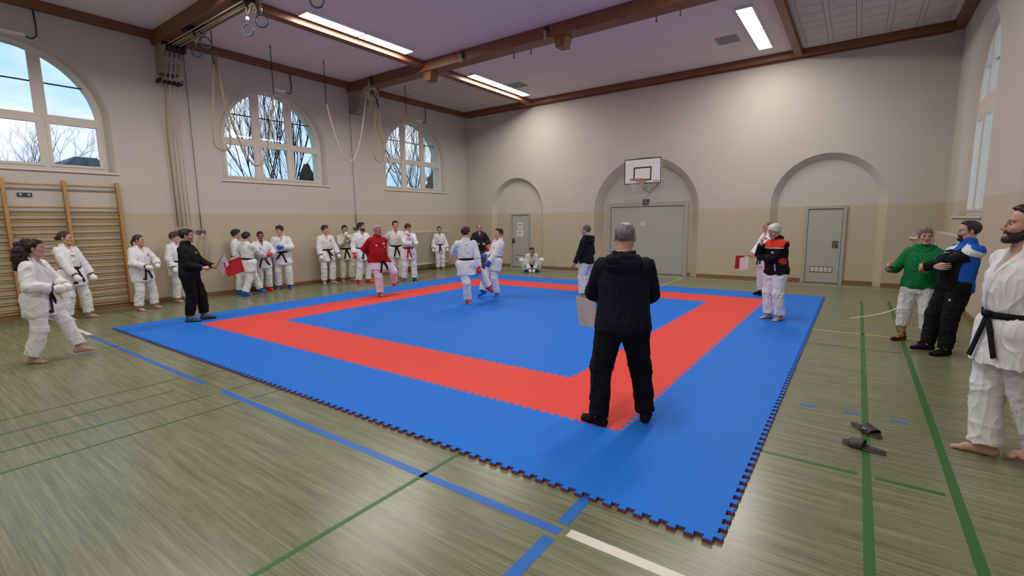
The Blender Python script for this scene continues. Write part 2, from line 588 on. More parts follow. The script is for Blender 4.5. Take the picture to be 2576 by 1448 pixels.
# ---- beams
def beam(name, boxes):
    mb = MB()
    for a, b_ in boxes:
        mb.box(a, b_)
    return struct(bevel(mb.build(name, M_beam), 0.008))
ZB = 5.937
beam('trim_1', [((XL, YN, ZB), (XL + 0.18, YF, ZC))])
beam('trim_2', [((XL + 0.18, YF - 0.25, ZB), (XR - 0.2, YF, ZC)), ((XL + 0.18, YF - 0.06, ZB - 0.035), (XR - 0.2, YF, ZB))])
beam('trim_3', [((XR - 0.2, YN, ZB), (XR, YF, ZC))])
for i, y0 in enumerate((-3.15, 2.0, 7.15)):
    b_ = beam('trim_%d' % (4 + i), [((XL, y0, 5.83), (XR, y0 + 0.36, ZC)), ((XL + 0.5, y0 + 0.37, 5.86), (XR - 0.5, y0 + 0.46, 5.93)), ((XL, y0 + 0.36, 5.95), (XR, y0 + 0.45, ZC))])
    for wx in ((0.72, 4.85, 9.0) if i == 2 else ()):
        mb = MB()
        mb.prism([(wx - 0.16, 5.84), (wx - 0.10, 5.60), (wx + 0.10, 5.60), (wx + 0.16, 5.84)], 'y', y0 + 0.05, y0 + 0.33)
        mb.build('wedge_block', M_beam, b_)
    for sgn, X in ((1, XL), (-1, XR)):
        mb = MB()
        prof = [(0, 5.83), (0.62, 5.83), (0.60, 5.70), (0.52, 5.62), (0.48, 5.60), (0.52, 5.50), (0.50, 5.42), (0.40, 5.38), (0.40, 5.30), (0.34, 5.20), (0, 5.20)]
        mb.prism([(X + sgn * u, z) for u, z in prof], 'y', y0 + 0.06, y0 + 0.42)
        o = mb.build('corbel', M_conc, b_)
    n_ = 7 + i * 2
    y1 = (2.0, 7.15, YF - 0.25)[i]
    beam('trim_%d' % (7 + i * 2), [((0.45, y0 + 0.45, ZB), (0.67, y1, ZC))])
    beam('trim_%d' % (8 + i * 2), [((8.86, y0 + 0.45, ZB), (9.03, y1, ZC))])
beam('trim_13', [((0.45, YN, ZB), (0.67, -3.15, ZC)), ((8.86, YN, ZB), (9.03, -3.15, ZC))])

# ---- fluorescent lamps
M_lampbody = mat('white lamp housing', (0.75, 0.75, 0.75), rough=0.5)
M_diff = mat('lit lamp diffuser', (0.9, 0.9, 0.9), rough=0.5, emit=((1.0, 0.955, 0.90), LAMP))
def lamp(x, y0, label):
    e_ = empty('ceiling_lamp', (x, y0 + 1.46, ZC))
    tag(e_, label, 'lamp', 'long fluorescent ceiling lamps')
    for k in range(2):
        a = -1.46 + k * 1.47
        mb = MB()
        mb.box((-0.165, a, -0.055), (0.165, a + 1.45, 0.0))
        bevel(mb.build('housing', M_lampbody, e_), 0.004)
        put('diffuser', [(-0.145, a + 0.015, -0.0565), (-0.145, a + 1.435, -0.0565), (0.145, a + 1.435, -0.0565), (0.145, a + 0.015, -0.0565)], [(0, 1, 2, 3)], M_diff, e_)
LX = (0.93, 8.28)
for i, y0 in enumerate((-6.9, -1.75, 3.47, 8.79)):
    for j, x in enumerate(LX):
        lamp(x, y0, 'long fluorescent ceiling lamp, %s side, %s' % (('left', 'right')[j], ('by the near wall behind the camera', 'over the near floor behind the camera', 'over the middle of the mat', 'nearest the far wall')[i]))

# ---- doors in the far niches
def door(name, x0, x1, zt, yb, fw, leafs, parts):
    mb = MB()
    mb.box((x0, yb - 0.06, 0), (x0 + fw, yb, zt))
    mb.box((x1 - fw, yb - 0.06, 0), (x1, yb, zt))
    mb.box((x0 + fw, yb - 0.06, zt - fw), (x1 - fw, yb, zt))
    d = struct(mb.build(name, M_doorframe))
    mb = MB()
    mb.box((x0 + fw + 0.008, yb - 0.035, 0.012), (x1 - fw - 0.008, yb - 0.004, zt - fw - 0.015))
    leaf = bevel(mb.build('door_leaf', M_door, d), 0.004)
    mb = MB()
    mb.box((x0 + fw, yb - 0.012, zt - fw - 0.016), (x1 - fw, yb - 0.002, zt - fw))
    mb.box((x0 + fw, yb - 0.012, 0.0), (x1 - fw, yb - 0.002, 0.012))
    mb.build('door_gap', M_black, d)
    return d, leaf
def pull(d, x, z, yb, sx):
    mb = MB()
    mb.box((x - 0.07, yb - 0.041, z - 0.10), (x + 0.07, yb - 0.034, z + 0.10))
    p = bevel(mb.build('handle_plate', M_plate, d), 0.003)
    mb = MB()
    mb.tube([(x + sx * 0.03, yb - 0.04, z - 0.02), (x + sx * 0.03, yb - 0.07, z - 0.02), (x + sx * 0.03, yb - 0.075, z - 0.06), (x + sx * 0.03, yb - 0.042, z - 0.075)], 0.009, 8)
    mb.build('handle', M_iron, p, smooth=True)
def grille(d, x0, x1, z0, z1, yb):
    mb = MB()
    for q in ((x0, z0, x1, z0 + 0.015), (x0, z1 - 0.015, x1, z1), (x0, z0, x0 + 0.015, z1), (x1 - 0.015, z0, x1, z1)):
        mb.box((q[0], yb - 0.042, q[1]), (q[2], yb - 0.03, q[3]))
    n = 5
    for k in range(1, n):
        u = x0 + (x1 - x0) * k / n
        mb.box((u - 0.008, yb - 0.041, z0), (u + 0.008, yb - 0.03, z1))
    g_ = mb.build('vent_grille', M_plate, d)
    mb = MB()
    for k in range(6):
        zz = z0 + 0.02 + k * (z1 - z0 - 0.03) / 6
        mb.box((x0 + 0.012, yb - 0.040, zz), (x1 - 0.012, yb - 0.0355, zz + 0.012))
    mb.build('slat', M_white, g_)
Y1, Y2, Y3 = YF + 0.17, YF + 0.24, YF + 0.20
d1, l1 = door('door_1', -0.63, 0.27, 2.09, Y1, 0.07, 1, 0)
pull(d1, -0.50, 1.02, Y1, -1)
grille(d1, -0.40, 0.10, 0.28, 0.47, Y1)
d2, l2 = door('door_2', 3.44, 6.17, 2.34, Y2, 0.13, 1, 0)
d3, l3 = door('door_3', 9.30, 10.25, 2.08, Y3, 0.08, 1, 0)
pull(d3, 10.04, 1.05, Y3, 1)
grille(d3, 9.50, 10.02, 0.29, 0.45, Y3)
# notices on the narrow door
def notice(x0, x1, z0, z1, y, rows, label, tilt=0.0):
    o = MB().box((x0, y - 0.038, z0), (x1, y - 0.0365, z1)).build('paper_notice', M_paper)
    for zz, a, b_, h in rows:
        mb = MB()
        q = x0 + (x1 - x0) * a
        n = max(2, int((b_ - a) * (x1 - x0) / 0.022))
        for i in range(n):
            u = q + (x1 - x0) * (b_ - a) * i / n
            mb.box((u, y - 0.0388, z0 + (z1 - z0) * zz), (u + (x1 - x0) * (b_ - a) / n * 0.72, y - 0.038, z0 + (z1 - z0) * zz + h))
        mb.build('text_line', M_ink, o)
    tag(o, label, 'sign', 'paper notices on the narrow grey door')
notice(-0.30, -0.06, 1.50, 1.73, Y1, [(0.62, 0.15, 0.85, 0.045), (0.38, 0.2, 0.8, 0.04), (0.15, 0.15, 0.85, 0.02)], 'small white paper notice with bold print on the narrow grey door, upper one')
notice(-0.34, -0.03, 1.20, 1.45, Y1, [(0.8, 0.2, 0.8, 0.014), (0.55, 0.15, 0.85, 0.035), (0.4, 0.15, 0.7, 0.03), (0.15, 0.2, 0.9, 0.012)], 'larger white paper notice with small print on the narrow grey door, lower one')
notice(4.62, 4.76, 1.58, 1.70, Y2, [(0.7, 0.1, 0.9, 0.02), (0.4, 0.1, 0.6, 0.02), (0.15, 0.1, 0.8, 0.015)], 'faint little sticker in the middle of the wide grey double door')
# speaker plate over the wide door
mb = MB()
mb.box((4.70, YF + 0.155, 2.25), (4.89, YF + 0.24, 2.44))
sp = bevel(mb.build('wall_speaker', mat('dark grey plate', (0.07, 0.075, 0.075), rough=0.5)), 0.004)
tag(sp, 'small square dark grey plate on the wall above the wide grey door', 'speaker')
for u, z in ((4.805, 2.345), (4.74, 2.28), (4.87, 2.28), (4.74, 2.41), (4.87, 2.41)):
    r_ = 0.016 if u == 4.805 else 0.008
    MB().tube([(u - .01, YF + 0.156, z), (u - .01, YF + 0.150, z)], r_, 10).build('screw', M_white, sp)
# ================================================================ gym equipment
# ---- wall bars
wb_ = empty('wall_bars', (XL, 0.18, 0.0))
tag(wb_, 'wooden wall bars with many round rungs under the large left window', 'wall bars')
ZR = [2.62] + [2.18 - k * 0.1437 for k in range(15)]
PY = [0.87, 0.0, -0.88, -1.75]
for y in PY:
    mb = MB()
    mb.prism([(0.0, 0.08), (0.0, 2.72), (0.105, 2.72), (0.125, 2.5), (0.155, 0.6), (0.155, 0.1), (0.13, 0.08)], 'y', y - 0.03, y + 0.03)
    # prism gives (u, t, v)
    o = mb.build('post', M_pine, wb_)
    bevel(o, 0.005)
for i in range(3):
    for z in ZR:
        xx = 0.10 if z > 2.3 else 0.095
        mb = MB()
        mb.tube([(xx, PY[i + 1] + 0.03, z), (xx, PY[i] - 0.03, z)], 0.019, 10)
        mb.build('rung', M_pine2, wb_, smooth=True)
mb = MB().box((0.0, -2.4, 0.0), (0.06, 0.9, 0.075))
mb.build('floor_batten', M_base, wb_)
mb = MB().box((XL, -0.51, 2.385), (XL + 0.03, -0.30, 2.455))
o = bevel(mb.build('wall_bracket', mat('dark green plate', (0.02, 0.045, 0.05), rough=0.5)), 0.004)
tag(o, 'small dark green plate screwed to the wall behind the wall bars', 'bracket')
for y in (-0.465, -0.345):
    MB().tube([(XL + 0.03, y, 2.42), (XL + 0.036, y, 2.42)], 0.021, 14).build('screw', M_steel, o)

# ---- radiators
M_rad = mat('cream radiator enamel', (0.58, 0.53, 0.42), rough=0.4)
def radiator(x, y0, y1, z0, z1, sgn, label):
    e_ = empty('radiator', (x, (y0 + y1) / 2, z0))
    tag(e_, label, 'radiator')
    h, L = z1 - z0, (y1 - y0) / 2
    mb = MB()
    n = int(2 * L / 0.048)
    for k in range(n):
        u = -L + (k + 0.5) * 2 * L / n
        mb.box((min(0, sgn * 0.11), u - 0.011, 0.06), (max(0, sgn * 0.11), u + 0.011, h - 0.05))
    mb.build('fins', M_rad, e_)
    mb = MB()
    a, b_ = sorted((-sgn * 0.0, sgn * 0.115))
    mb.box((a, -L - 0.012, 0), (b_, L + 0.012, 0.062))
    mb.box((a, -L - 0.012, h - 0.05), (b_, L + 0.012, h))
    mb.box((a, -L - 0.014, 0), (b_, -L + 0.002, h))
    mb.box((a, L - 0.002, 0), (b_, L + 0.014, h))
    a, b_ = sorted((-sgn * 0.04, -sgn * 0.0))
    mb.box((a, -L, 0.02), (b_, L, h - 0.02))
    bevel(mb.build('casing', M_rad, e_), 0.006)
    mb = MB()
    mb.tube([(sgn * 0.05, L, 0.10), (sgn * 0.05, L + 0.20, 0.10), (-sgn * 0.02, L + 0.24, 0.10)], 0.014, 8)
    mb.tube([(sgn * 0.05, L + 0.14, 0.10), (sgn * 0.05, L + 0.21, 0.10)], 0.026, 10)
    mb.build('valve', M_rad, e_, smooth=True)
radiator(XL + 0.06, 8.6, 11.36, 0.22, 1.46, 1, 'cream ribbed radiator on the left wall under the farthest arched window')
radiator(XR - 0.06, 9.1, 12.2, 0.16, 1.42, -1, 'cream radiator low on the right wall under the tall window')
mb = MB()
mb.tube([(11.55, 12.62, 1.25), (12.1, 12.62, 1.22)], 0.02, 10)
mb.tube([(11.56, 12.62, 1.25), (11.56, 12.72, 1.25)], 0.02, 10)
o = mb.build('white_rail', M_white, smooth=True)
tag(o, 'short white horizontal rail at the right end of the far wall', 'rail')

# ---- basketball backboard
bk = empty('basketball_hoop', (4.86, 12.40, 2.90))
tag(bk, 'white basketball backboard with orange hoop above the wide grey door', 'basketball hoop')
HWB, HB = 0.595, 0.78
o = bevel(MB().box((-HWB, -0.02, 0), (HWB, 0.02, HB)).build('backboard', M_white, bk), 0.003)
mb = MB()
t = 0.026
for q in ((-HWB, 0, HWB, t), (-HWB, HB - t, HWB, HB), (-HWB, t, -HWB + t, HB - t), (HWB - t, t, HWB, HB - t)):
    mb.box((q[0], -0.0225, q[1]), (q[2], -0.02, q[3]))
t = 0.04
for q in ((-0.29, 0.10, 0.29, 0.10 + t), (-0.29, 0.52 - t, 0.29, 0.52), (-0.29, 0.10 + t, -0.29 + t, 0.52 - t), (0.29 - t, 0.10 + t, 0.29, 0.52 - t)):
    mb.box((q[0], -0.0225, q[1]), (q[2], -0.02, q[3]))
mb.build('board_marking', M_black, o)
for u, z in ((-0.46, 0.60), (-0.35, 0.60), (0.35, 0.62), (0.47, 0.62), (-0.48, 0.09), (0.34, 0.09)):
    MB().tube([(u, -0.02, z), (u, -0.024, z)], 0.010, 8).build('bolt', M_iron, o)
# red handwriting-like maker's mark at the lower right corner of the board
M_redink = mat('red ink', (0.45, 0.03, 0.04), rough=0.6)
mb = MB()
random.seed(4)
u = 0.37
pts = [(0.365, 0.04), (0.385, 0.13), (0.395, 0.05), (0.405, 0.085), (0.415, 0.05), (0.43, 0.08), (0.44, 0.05), (0.452, 0.085), (0.465, 0.055), (0.475, 0.12), (0.48, 0.06), (0.50, 0.085), (0.505, 0.055), (0.522, 0.085), (0.53, 0.055), (0.548, 0.08), (0.556, 0.06)]
mb.tube([(a, -0.0225, b_) for a, b_ in pts], 0.0045, 5)
mb.build('maker_mark', M_redink, o)
M_hoop = mat('orange hoop paint', (0.42, 0.10, 0.03), rough=0.45)
mb = MB()
RC = (-0.02, -0.40, 0.115)
RR = 0.225
mb.tube([(RC[0] + RR * math.cos(a), RC[1] + RR * math.sin(a), RC[2]) for a in [2 * PI * i / 32 for i in range(32)]], 0.012, 8, close=True)
rim = mb.build('rim', M_hoop, bk, smooth=True)
mb = MB()
mb.prism([(-0.09, RC[2] - 0.11), (0.09, RC[2] - 0.11), (0.11, RC[2] + 0.01), (-0.11, RC[2] + 0.01)], 'y', -0.04, -0.02)
for sx in (-0.07, 0.07):
    mb.tube([(sx, -0.03, RC[2] - 0.10), (RC[0] + sx * 2.2, RC[1] + 0.15, RC[2] - 0.005)], 0.010, 6)
    mb.tube([(sx, -0.03, RC[2]), (RC[0] + sx * 2.2, RC[1] + 0.15, RC[2])], 0.012, 6)
mb.build('hoop_bracket', M_hoop, rim)
mb = MB()
n, lv = 12, 5
def netp(i, l):
    r_ = RR * (1 - 0.13 * l) if l < 4 else RR * 0.50
    a = 2 * PI * (i + 0.5 * (l % 2)) / n
    return (RC[0] + r_ * math.cos(a), RC[1] + r_ * math.sin(a), RC[2] - 0.02 - 0.085 * l)
for l in range(lv - 1):
    for i in range(n):
        mb.tube([netp(i, l), netp(i if l % 2 == 0 else i + 1, l + 1)], 0.0042, 4)
        mb.tube([netp(i, l), netp(i - 1 if l % 2 == 0 else i, l + 1)], 0.0042, 4)
mb.build('net', mat('off white net cord', (0.60, 0.57, 0.50), rough=0.9), rim)
mb = MB()
for sx in (-0.45, 0.45):
    mb.box((sx - 0.025, 0.02, 0.12), (sx + 0.025, 0.47, 0.17))
    mb.box((sx - 0.025, 0.02, 0.55), (sx + 0.025, 0.47, 0.60))
    mb.tube([(sx, 0.03, 0.58), (sx, 0.46, 0.15)], 0.016, 6)
mb.build('board_mount', M_white, bk)

# ---- ropes, chains, rings and pulleys on the left
M_rope = mat('hemp rope', (0.36, 0.27, 0.15), rough=0.95, bump=0.4, bscale=200)
M_pale = mat('pale cotton rope', (0.52, 0.45, 0.33), rough=0.95, bump=0.4, bscale=200)
def chain(mb, p0, p1, link=0.055, r=0.0045):
    p0, p1 = Vector(p0), Vector(p1)
    L = (p1 - p0).length
    n = max(1, int(L / (link * 0.72)))
    d = (p1 - p0).normalized()
    side = d.cross(Vector((1, 0, 0.01))).normalized()
    oth = d.cross(side)
    for i in range(n):
        c = p0 + d * (L * (i + 0.5) / n)
        s_ = side if i % 2 else oth
        mb.tube([c + d * (link / 2) * math.cos(a) + s_ * 0.013 * math.sin(a) for a in [2 * PI * k / 8 for k in range(8)]], r, 5, close=True)
def sag(p0, p1, low, n=24):
    """curve from p0 to p1 whose lowest point is about low"""
    p0, p1, low = (np.array(q, float) for q in (p0, p1, low))
    c = 2 * low - 0.5 * (p0 + p1)
    out = []
    for i in range(n + 1):
        t = i / n
        out.append(tuple((1 - t) ** 2 * p0 + 2 * t * (1 - t) * c + t * t * p1))
    return out
def uloop(xp, ya, za, yb, zb, zlow, r=None, n=14):
    """two hanging strands joined by a round bend"""
    R_ = abs(yb - ya) / 2
    yc = (ya + yb) / 2
    s_ = 1 if yb > ya else -1
    pts = [(xp, yc - s_ * 0.03, za), (xp, yc - s_ * (0.03 + R_) / 2, za * .55 + zlow * .45), (xp, ya, za * .3 + zlow * .7)]
    for i in range(n + 1):
        a = PI * i / n
        pts.append((xp, yc - s_ * R_ * math.cos(a), zlow + R_ - R_ * math.sin(a)))
    pts += [(xp, yb, zb * .3 + zlow * .7), (xp, yc + s_ * (0.03 + R_) / 2, zb * .55 + zlow * .45), (xp, yc + s_ * 0.03, zb)]
    return pts
XH = -1.45
hooks = [2.73, 4.06, 5.51, 7.02, 8.38]
lowz = [5.35, 4.95, 5.0, 5.55, 5.2]
names = ['above the first wall pulley', 'above the left part of the middle window', 'to the right of the middle window', 'beside the far corbel', 'above the far window']
for i, (y, zl) in enumerate(zip(hooks, lowz)):
    if i == 3:
        continue
    mb = MB()
    mb.tube([(XH, y, ZC), (XH, y, ZC - 0.06)], 0.014, 8)
    chain(mb, (XH, y, ZC - 0.05), (XH, y, zl))
    o = mb.build('hanging_chain', M_iron)
    tag(o, 'thin dark chain hanging from the ceiling, %s' % names[i], 'chain', 'chains hanging from the ceiling')
def rope(pts, r, m_, label, group='gymnastic ropes looped on the left'):
    # resample smoothly
    P_ = np.array(pts, float)
    o = MB().tube(P_, r, 8).build('gym_rope', m_, smooth=True)
    tag(o, label, 'rope', group)
    return o
rope(uloop(XH + .03, 2.56, 5.62, 2.92, 5.62, 3.47), 0.018, M_rope, 'long looped rope hanging in a narrow U left of the middle window')
rope(sag((XH - .03, 2.74, 5.5), (XH - .03, 4.06, 4.95), (XH, 3.45, 3.2), 30), 0.018, M_rope, 'slack rope sagging across the middle window to the chain above it')
rope(sag((XH, 5.52, 5.0), (XH, 6.85, 5.5), (XH, 6.20, 3.55), 30), 0.016, M_pale, 'thin pale rope sagging between the middle window and the far corbel')
rope(uloop(XH + .03, 7.0, 5.5, 7.38, 5.5, 3.62), 0.017, M_rope, 'long looped rope hanging in a narrow U left of the far window')
rope(sag((XH - .03, 7.1, 5.4), (XH - .03, 8.38, 5.2), (XH - .03, 7.85, 3.35), 30), 0.017, M_rope, 'slack rope sagging across the far window to the chain above it')
# coiled bundle by the far corbel
e_ = empty('rope_bundle', (XH, 7.05, 5.62))
tag(e_, 'tangled coil of pale ropes tied up beside the far corbel', 'rope bundle')
mb = MB()
random.seed(2)
for k in range(5):
    a0 = random.random() * 6
    r_ = 0.12 + 0.05 * random.random()
    mb.tube([(0.05 * math.sin(a + k) + 0.03 * k - 0.06, r_ * math.cos(a + a0) * 1.2, r_ * math.sin(a + a0) - 0.02 * k) for a in [2 * PI * i / 20 for i in range(20)]], 0.017, 6, close=True)
mb.build('coil', M_pale, e_, smooth=True)
mb = MB()
mb.tube([(0, 0, 0.1), (0, 0, 0.46)], 0.012, 6)
mb.build('hook', M_iron, e_)
mb = MB()
mb.tube([(0.04, 0.12, -0.15), (0.05, 0.20, -0.42)], 0.024, 8)
mb.build('handle', M_dark, e_)

# gymnastic rings under the first cross beam
M_ring = mat('blue grey ring plastic', (0.06, 0.105, 0.18), rough=0.3)
M_strap = mat('webbing strap', (0.25, 0.20, 0.12), rough=0.9)
for (x, z, rot, lab) in ((1.04, 5.37, 0.5, 'lower blue gymnastic ring of the pair left of the lamp'), (1.53, 5.40, 0.9, 'higher blue gymnastic ring of the pair left of the lamp'), (-1.15, 5.42, 0.7, 'blue gymnastic ring hanging by the left wall corbel'), (3.24, 5.30, 0.8, 'blue gymnastic ring hanging above the left lamp, cut by the top edge'), (-0.72, 5.52, 1.5, 'blue gymnastic ring seen edge on beside the left corbel')):
    e_ = empty('gym_ring', (x, 2.28, z), rot)
    tag(e_, lab, 'gym ring', 'gymnastic rings under the first cross beam')
    mb = MB()
    mb.tube([(0.105 * math.cos(a), 0, 0.105 * math.sin(a)) for a in [2 * PI * i / 36 for i in range(36)]], 0.0155, 10, close=True)
    mb.build('ring', M_ring, e_, smooth=True)
    mb = MB()
    mb.box((-0.014, -0.004, 0.10), (0.014, 0.004, 5.83 - z))
    mb.build('strap', M_strap, e_)
    mb = MB()
    mb.box((-0.02, -0.016, 0.17), (0.02, 0.016, 0.22))
    mb.build('buckle', M_steel, e_)
# ring pulleys on the beam
for (x, lab) in ((-0.95, 'black iron pulley carriage under the first cross beam near the corbel'), (1.25, 'black iron pulley carriage under the first cross beam near the lamp')):
    e_ = empty('pulley', (x, 2.20, 5.83))
    tag(e_, lab, 'pulley', 'iron pulleys under the first cross beam')
    mb = MB()
    mb.box((-0.32, -0.13, -0.035), (0.10, -0.06, 0.0))
    mb.box((-0.10, 0.03, -0.035), (0.34, 0.10, 0.0))
    mb.box((-0.05, -0.13, -0.06), (0.05, 0.12, -0.03))
    mb.build('plate', M_iron, e_)
    mb = MB()
    for yy in (-0.04, 0.08):
        mb.tube([(-0.01, yy, -0.10), (0.01, yy + 0.035, -0.10)], 0.055, 14)
        mb.tube([(0, yy, -0.03), (0, yy, -0.12)], 0.012, 6)
    mb.build('wheel', M_iron, e_, smooth=False)
    mb = MB()
    for k in range(4):
        a0 = k * 1.3
        mb.tube([(0.10 * math.cos(a) * 0.7 + 0.03 * k, 0.02 * k, -0.18 + 0.08 * math.sin(a + a0)) for a in [2 * PI * i / 14 for i in range(14)]], 0.012, 5, close=True)
    mb.build('rope_tangle', M_pale, e_, smooth=True)
for k in range(4):
    yy, zz = 2.10 + 0.07 * k, 5.74 - 0.015 * (k % 2)
    o = MB().tube([(-2.28, yy, zz), (1.25, yy + 0.02, zz + 0.02)], 0.012, 6).build('pulley_rope', M_pale, smooth=True)
    tag(o, ('pale pulley rope stretched under the first cross beam, nearest the camera', 'second pale pulley rope from the camera under the first cross beam', 'third pale pulley rope from the camera under the first cross beam', 'pale pulley rope stretched under the first cross beam, farthest from the camera')[k], 'rope', 'pulley ropes under the first cross beam')
# pulley blocks at the first corbel and the ropes down the wall
e_ = empty('pulley_block', (-2.2, 2.2, 5.70))
tag(e_, 'black iron pulley block with several wheels in front of the near corbel', 'pulley')
mb = MB()
mb.box((-0.10, -0.12, -0.08), (0.10, 0.26, 0.06))
mb.box((-0.14, -0.14, 0.04), (0.06, 0.28, 0.13))
bevel(mb.build('block', M_iron, e_), 0.01)
mb = MB()
for k in range(4):
    mb.tube([(0.06, -0.10 + 0.09 * k, -0.02), (0.06, -0.05 + 0.09 * k, -0.02)], 0.075, 14)
mb.build('wheel', M_dark, e_)
e_ = empty('rope_guide', (XL, 2.25, 5.06))
tag(e_, 'dark metal rope guide bracket on the wall below the near corbel', 'bracket')
mb = MB()
mb.box((0, -0.20, -0.03), (0.30, 0.20, 0.02))
mb.build('shelf', M_conc, e_)
mb = MB()
for k in range(4):
    mb.tube([(0.28, -0.17 + 0.09 * k, -0.05), (0.28, -0.12 + 0.09 * k, -0.05)], 0.05, 12)
mb.box((0.0, -0.22, -0.05), (0.28, -0.20, 0.04))
mb.box((0.0, 0.20, -0.05), (0.28, 0.22, 0.04))
mb.build('wheel', M_iron, e_)
for k, (yy, rr_) in enumerate(((2.11, 0.017), (2.20, 0.014), (2.29, 0.009), (2.38, 0.007))):
    o = MB().tube([(-2.15, yy, 5.68), (XL + 0.30, yy, 5.06), (XL + 0.06, yy, 3.9), (XL + 0.05, yy + 0.03, 1.75)], rr_, 6).build('pulley_rope', M_pale if k else M_rope, smooth=True)
    tag(o, ('thick rope running down the wall right of the wall bars, leftmost of four', 'second rope from the left running down the wall beside the wall bars', 'third rope from the left running down the wall beside the wall bars', 'thin rope running down the wall, rightmost of the four by the wall bars')[k], 'rope', 'ropes running down the wall')
e_ = empty('rope_cleat', (XL, 2.28, 1.66))
tag(e_, 'metal rope cleat rail on the wall behind the referee with two flags', 'cleat')
mb = MB()
mb.box((0, -0.20, -0.03), (0.05, 0.20, 0.03))
mb.build('rail', M_conc, e_)
mb = MB()
for k in range(4):
    mb.tube([(0.05, -0.15 + 0.09 * k, 0), (0.09, -0.15 + 0.09 * k, 0)], 0.016, 8)
mb.build('peg', M_iron, e_)
# thin cords with chains down to wall cleats
for (yy, ztop, lab) in ((2.64, 5.94, 'thin cord with a short chain down the wall behind the referee'), (7.20, 5.3, 'thin cord with a short chain down the wall below the far corbel')):
    e_ = empty('pull_cord', (XL + 0.04, yy, 1.62))
    tag(e_, lab, 'cord', 'thin pull cords on the left wall')
    mb = MB()
    mb.tube([(0, 0, 0.46), (0, -0.01, ztop - 1.62)], 0.006, 5)
    mb.build('cord', M_iron, e_)
    mb = MB()
    chain(mb, (0, 0, 0.06), (0, 0, 0.46), 0.05, 0.0045)
    mb.build('chain', M_iron, e_)
    mb = MB()
    mb.box((-0.04, -0.10, -0.04), (0.0, 0.10, 0.04))
    mb.box((0.0, -0.02, -0.02), (0.05, 0.02, 0.02))
    mb.build('cleat', M_plate, e_)
    mb = MB()
    for k in range(4):
        mb.tube([(0.03 + 0.008 * k, (0.05 + 0.01 * k) * math.cos(a), -0.38 + (0.36 - 0.02 * k) * math.sin(a)) for a in [2 * PI * i / 22 for i in range(22)]], 0.009, 5, close=True)
    if yy < 3:
        mb.build('rope_coil', M_pale, e_, smooth=True)

# window openers above the arched windows
for c, lab in ((WIN_Y[1], 'nearest left'), (WIN_Y[2], 'middle left'), (WIN_Y[3], 'farthest left')):
    e_ = empty('window_opener', (XL, c, 5.44))
    tag(e_, 'small electric window opener with a cable above the %s window' % lab, 'window opener', 'window openers over the left windows')
    mb = MB()
    mb.tube([(-0.05, -0.38, 0.0), (-0.05, 0.05, -0.0)], 0.012, 6)
    mb.box((-0.10, 0.0, -0.03), (0.04, 0.34, 0.03))
    bevel(mb.build('motor', M_white, e_), 0.008)
    mb = MB()
    mb.tube([(0.0, 0.34, -0.02), (0.03, 0.43, -0.05), (0.04, 0.50, 0.02), (0.03, 0.51, 0.2), (0.02, 0.50, 0.5)], 0.011, 6)
    mb.build('cable', M_iron, e_, smooth=True)

# hooks under the far cross beam
for x, lab in ((1.31, 'iron hook under the far cross beam, nearest the left longitudinal beam'), (3.35, 'iron hook under the far cross beam, left of the ceiling middle'), (3.85, 'iron hook under the far cross beam, just left of the wooden wedge'), (6.89, 'iron hook under the far cross beam, left one of the right pair'), (7.37, 'iron hook under the far cross beam, right one of the right pair')):
    mb = MB()
    mb.tube([(0, 0, 0)] + [(0, 0, -0.06)] + [(0.0, 0.03 * math.sin(a), -0.09 - 0.03 * (1 - math.cos(a)) + 0.03) for a in [PI * k / 6 for k in range(0, 9)]], 0.009, 6)
    o = mb.build('ceiling_hook', M_iron, smooth=True)
    o.location = (x, 7.56, 5.86)
    tag(o, lab, 'hook', 'hooks under the far cross beam')
for x, zz, lab in ((2.05, 5.98, 'small grey pulley on the side of the far cross beam, left of the middle'), (4.55, 5.98, 'grey pulley bracket on the side of the far cross beam by the middle wedge'), (-1.55, 5.98, 'grey pulley on the side of the far cross beam near the corbel')):
    e_ = empty('beam_pulley', (x, 7.15, zz))
    tag(e_, lab, 'pulley', 'pulleys on the side of the far cross beam')
    mb = MB()
    mb.box((-0.05, -0.03, -0.06), (0.05, 0.0, 0.08))
    mb.tube([(0.0, -0.09, -0.03), (0.0, -0.03, -0.03)], 0.012, 6)
    mb.build('bracket', M_iron, e_)
    mb = MB()
    mb.tube([(-0.02, -0.07, -0.06), (0.02, -0.07, -0.06)], 0.055, 14)
    mb.build('wheel', M_conc, e_)
    mb = MB()
    mb.tube([(0.0, -0.08 + 0.03 * math.cos(a), -0.13 + 0.08 * math.sin(a)) for a in [2 * PI * i / 14 for i in range(14)]], 0.010, 5, close=True)
    mb.build('rope_loop', M_pale, e_, smooth=True)

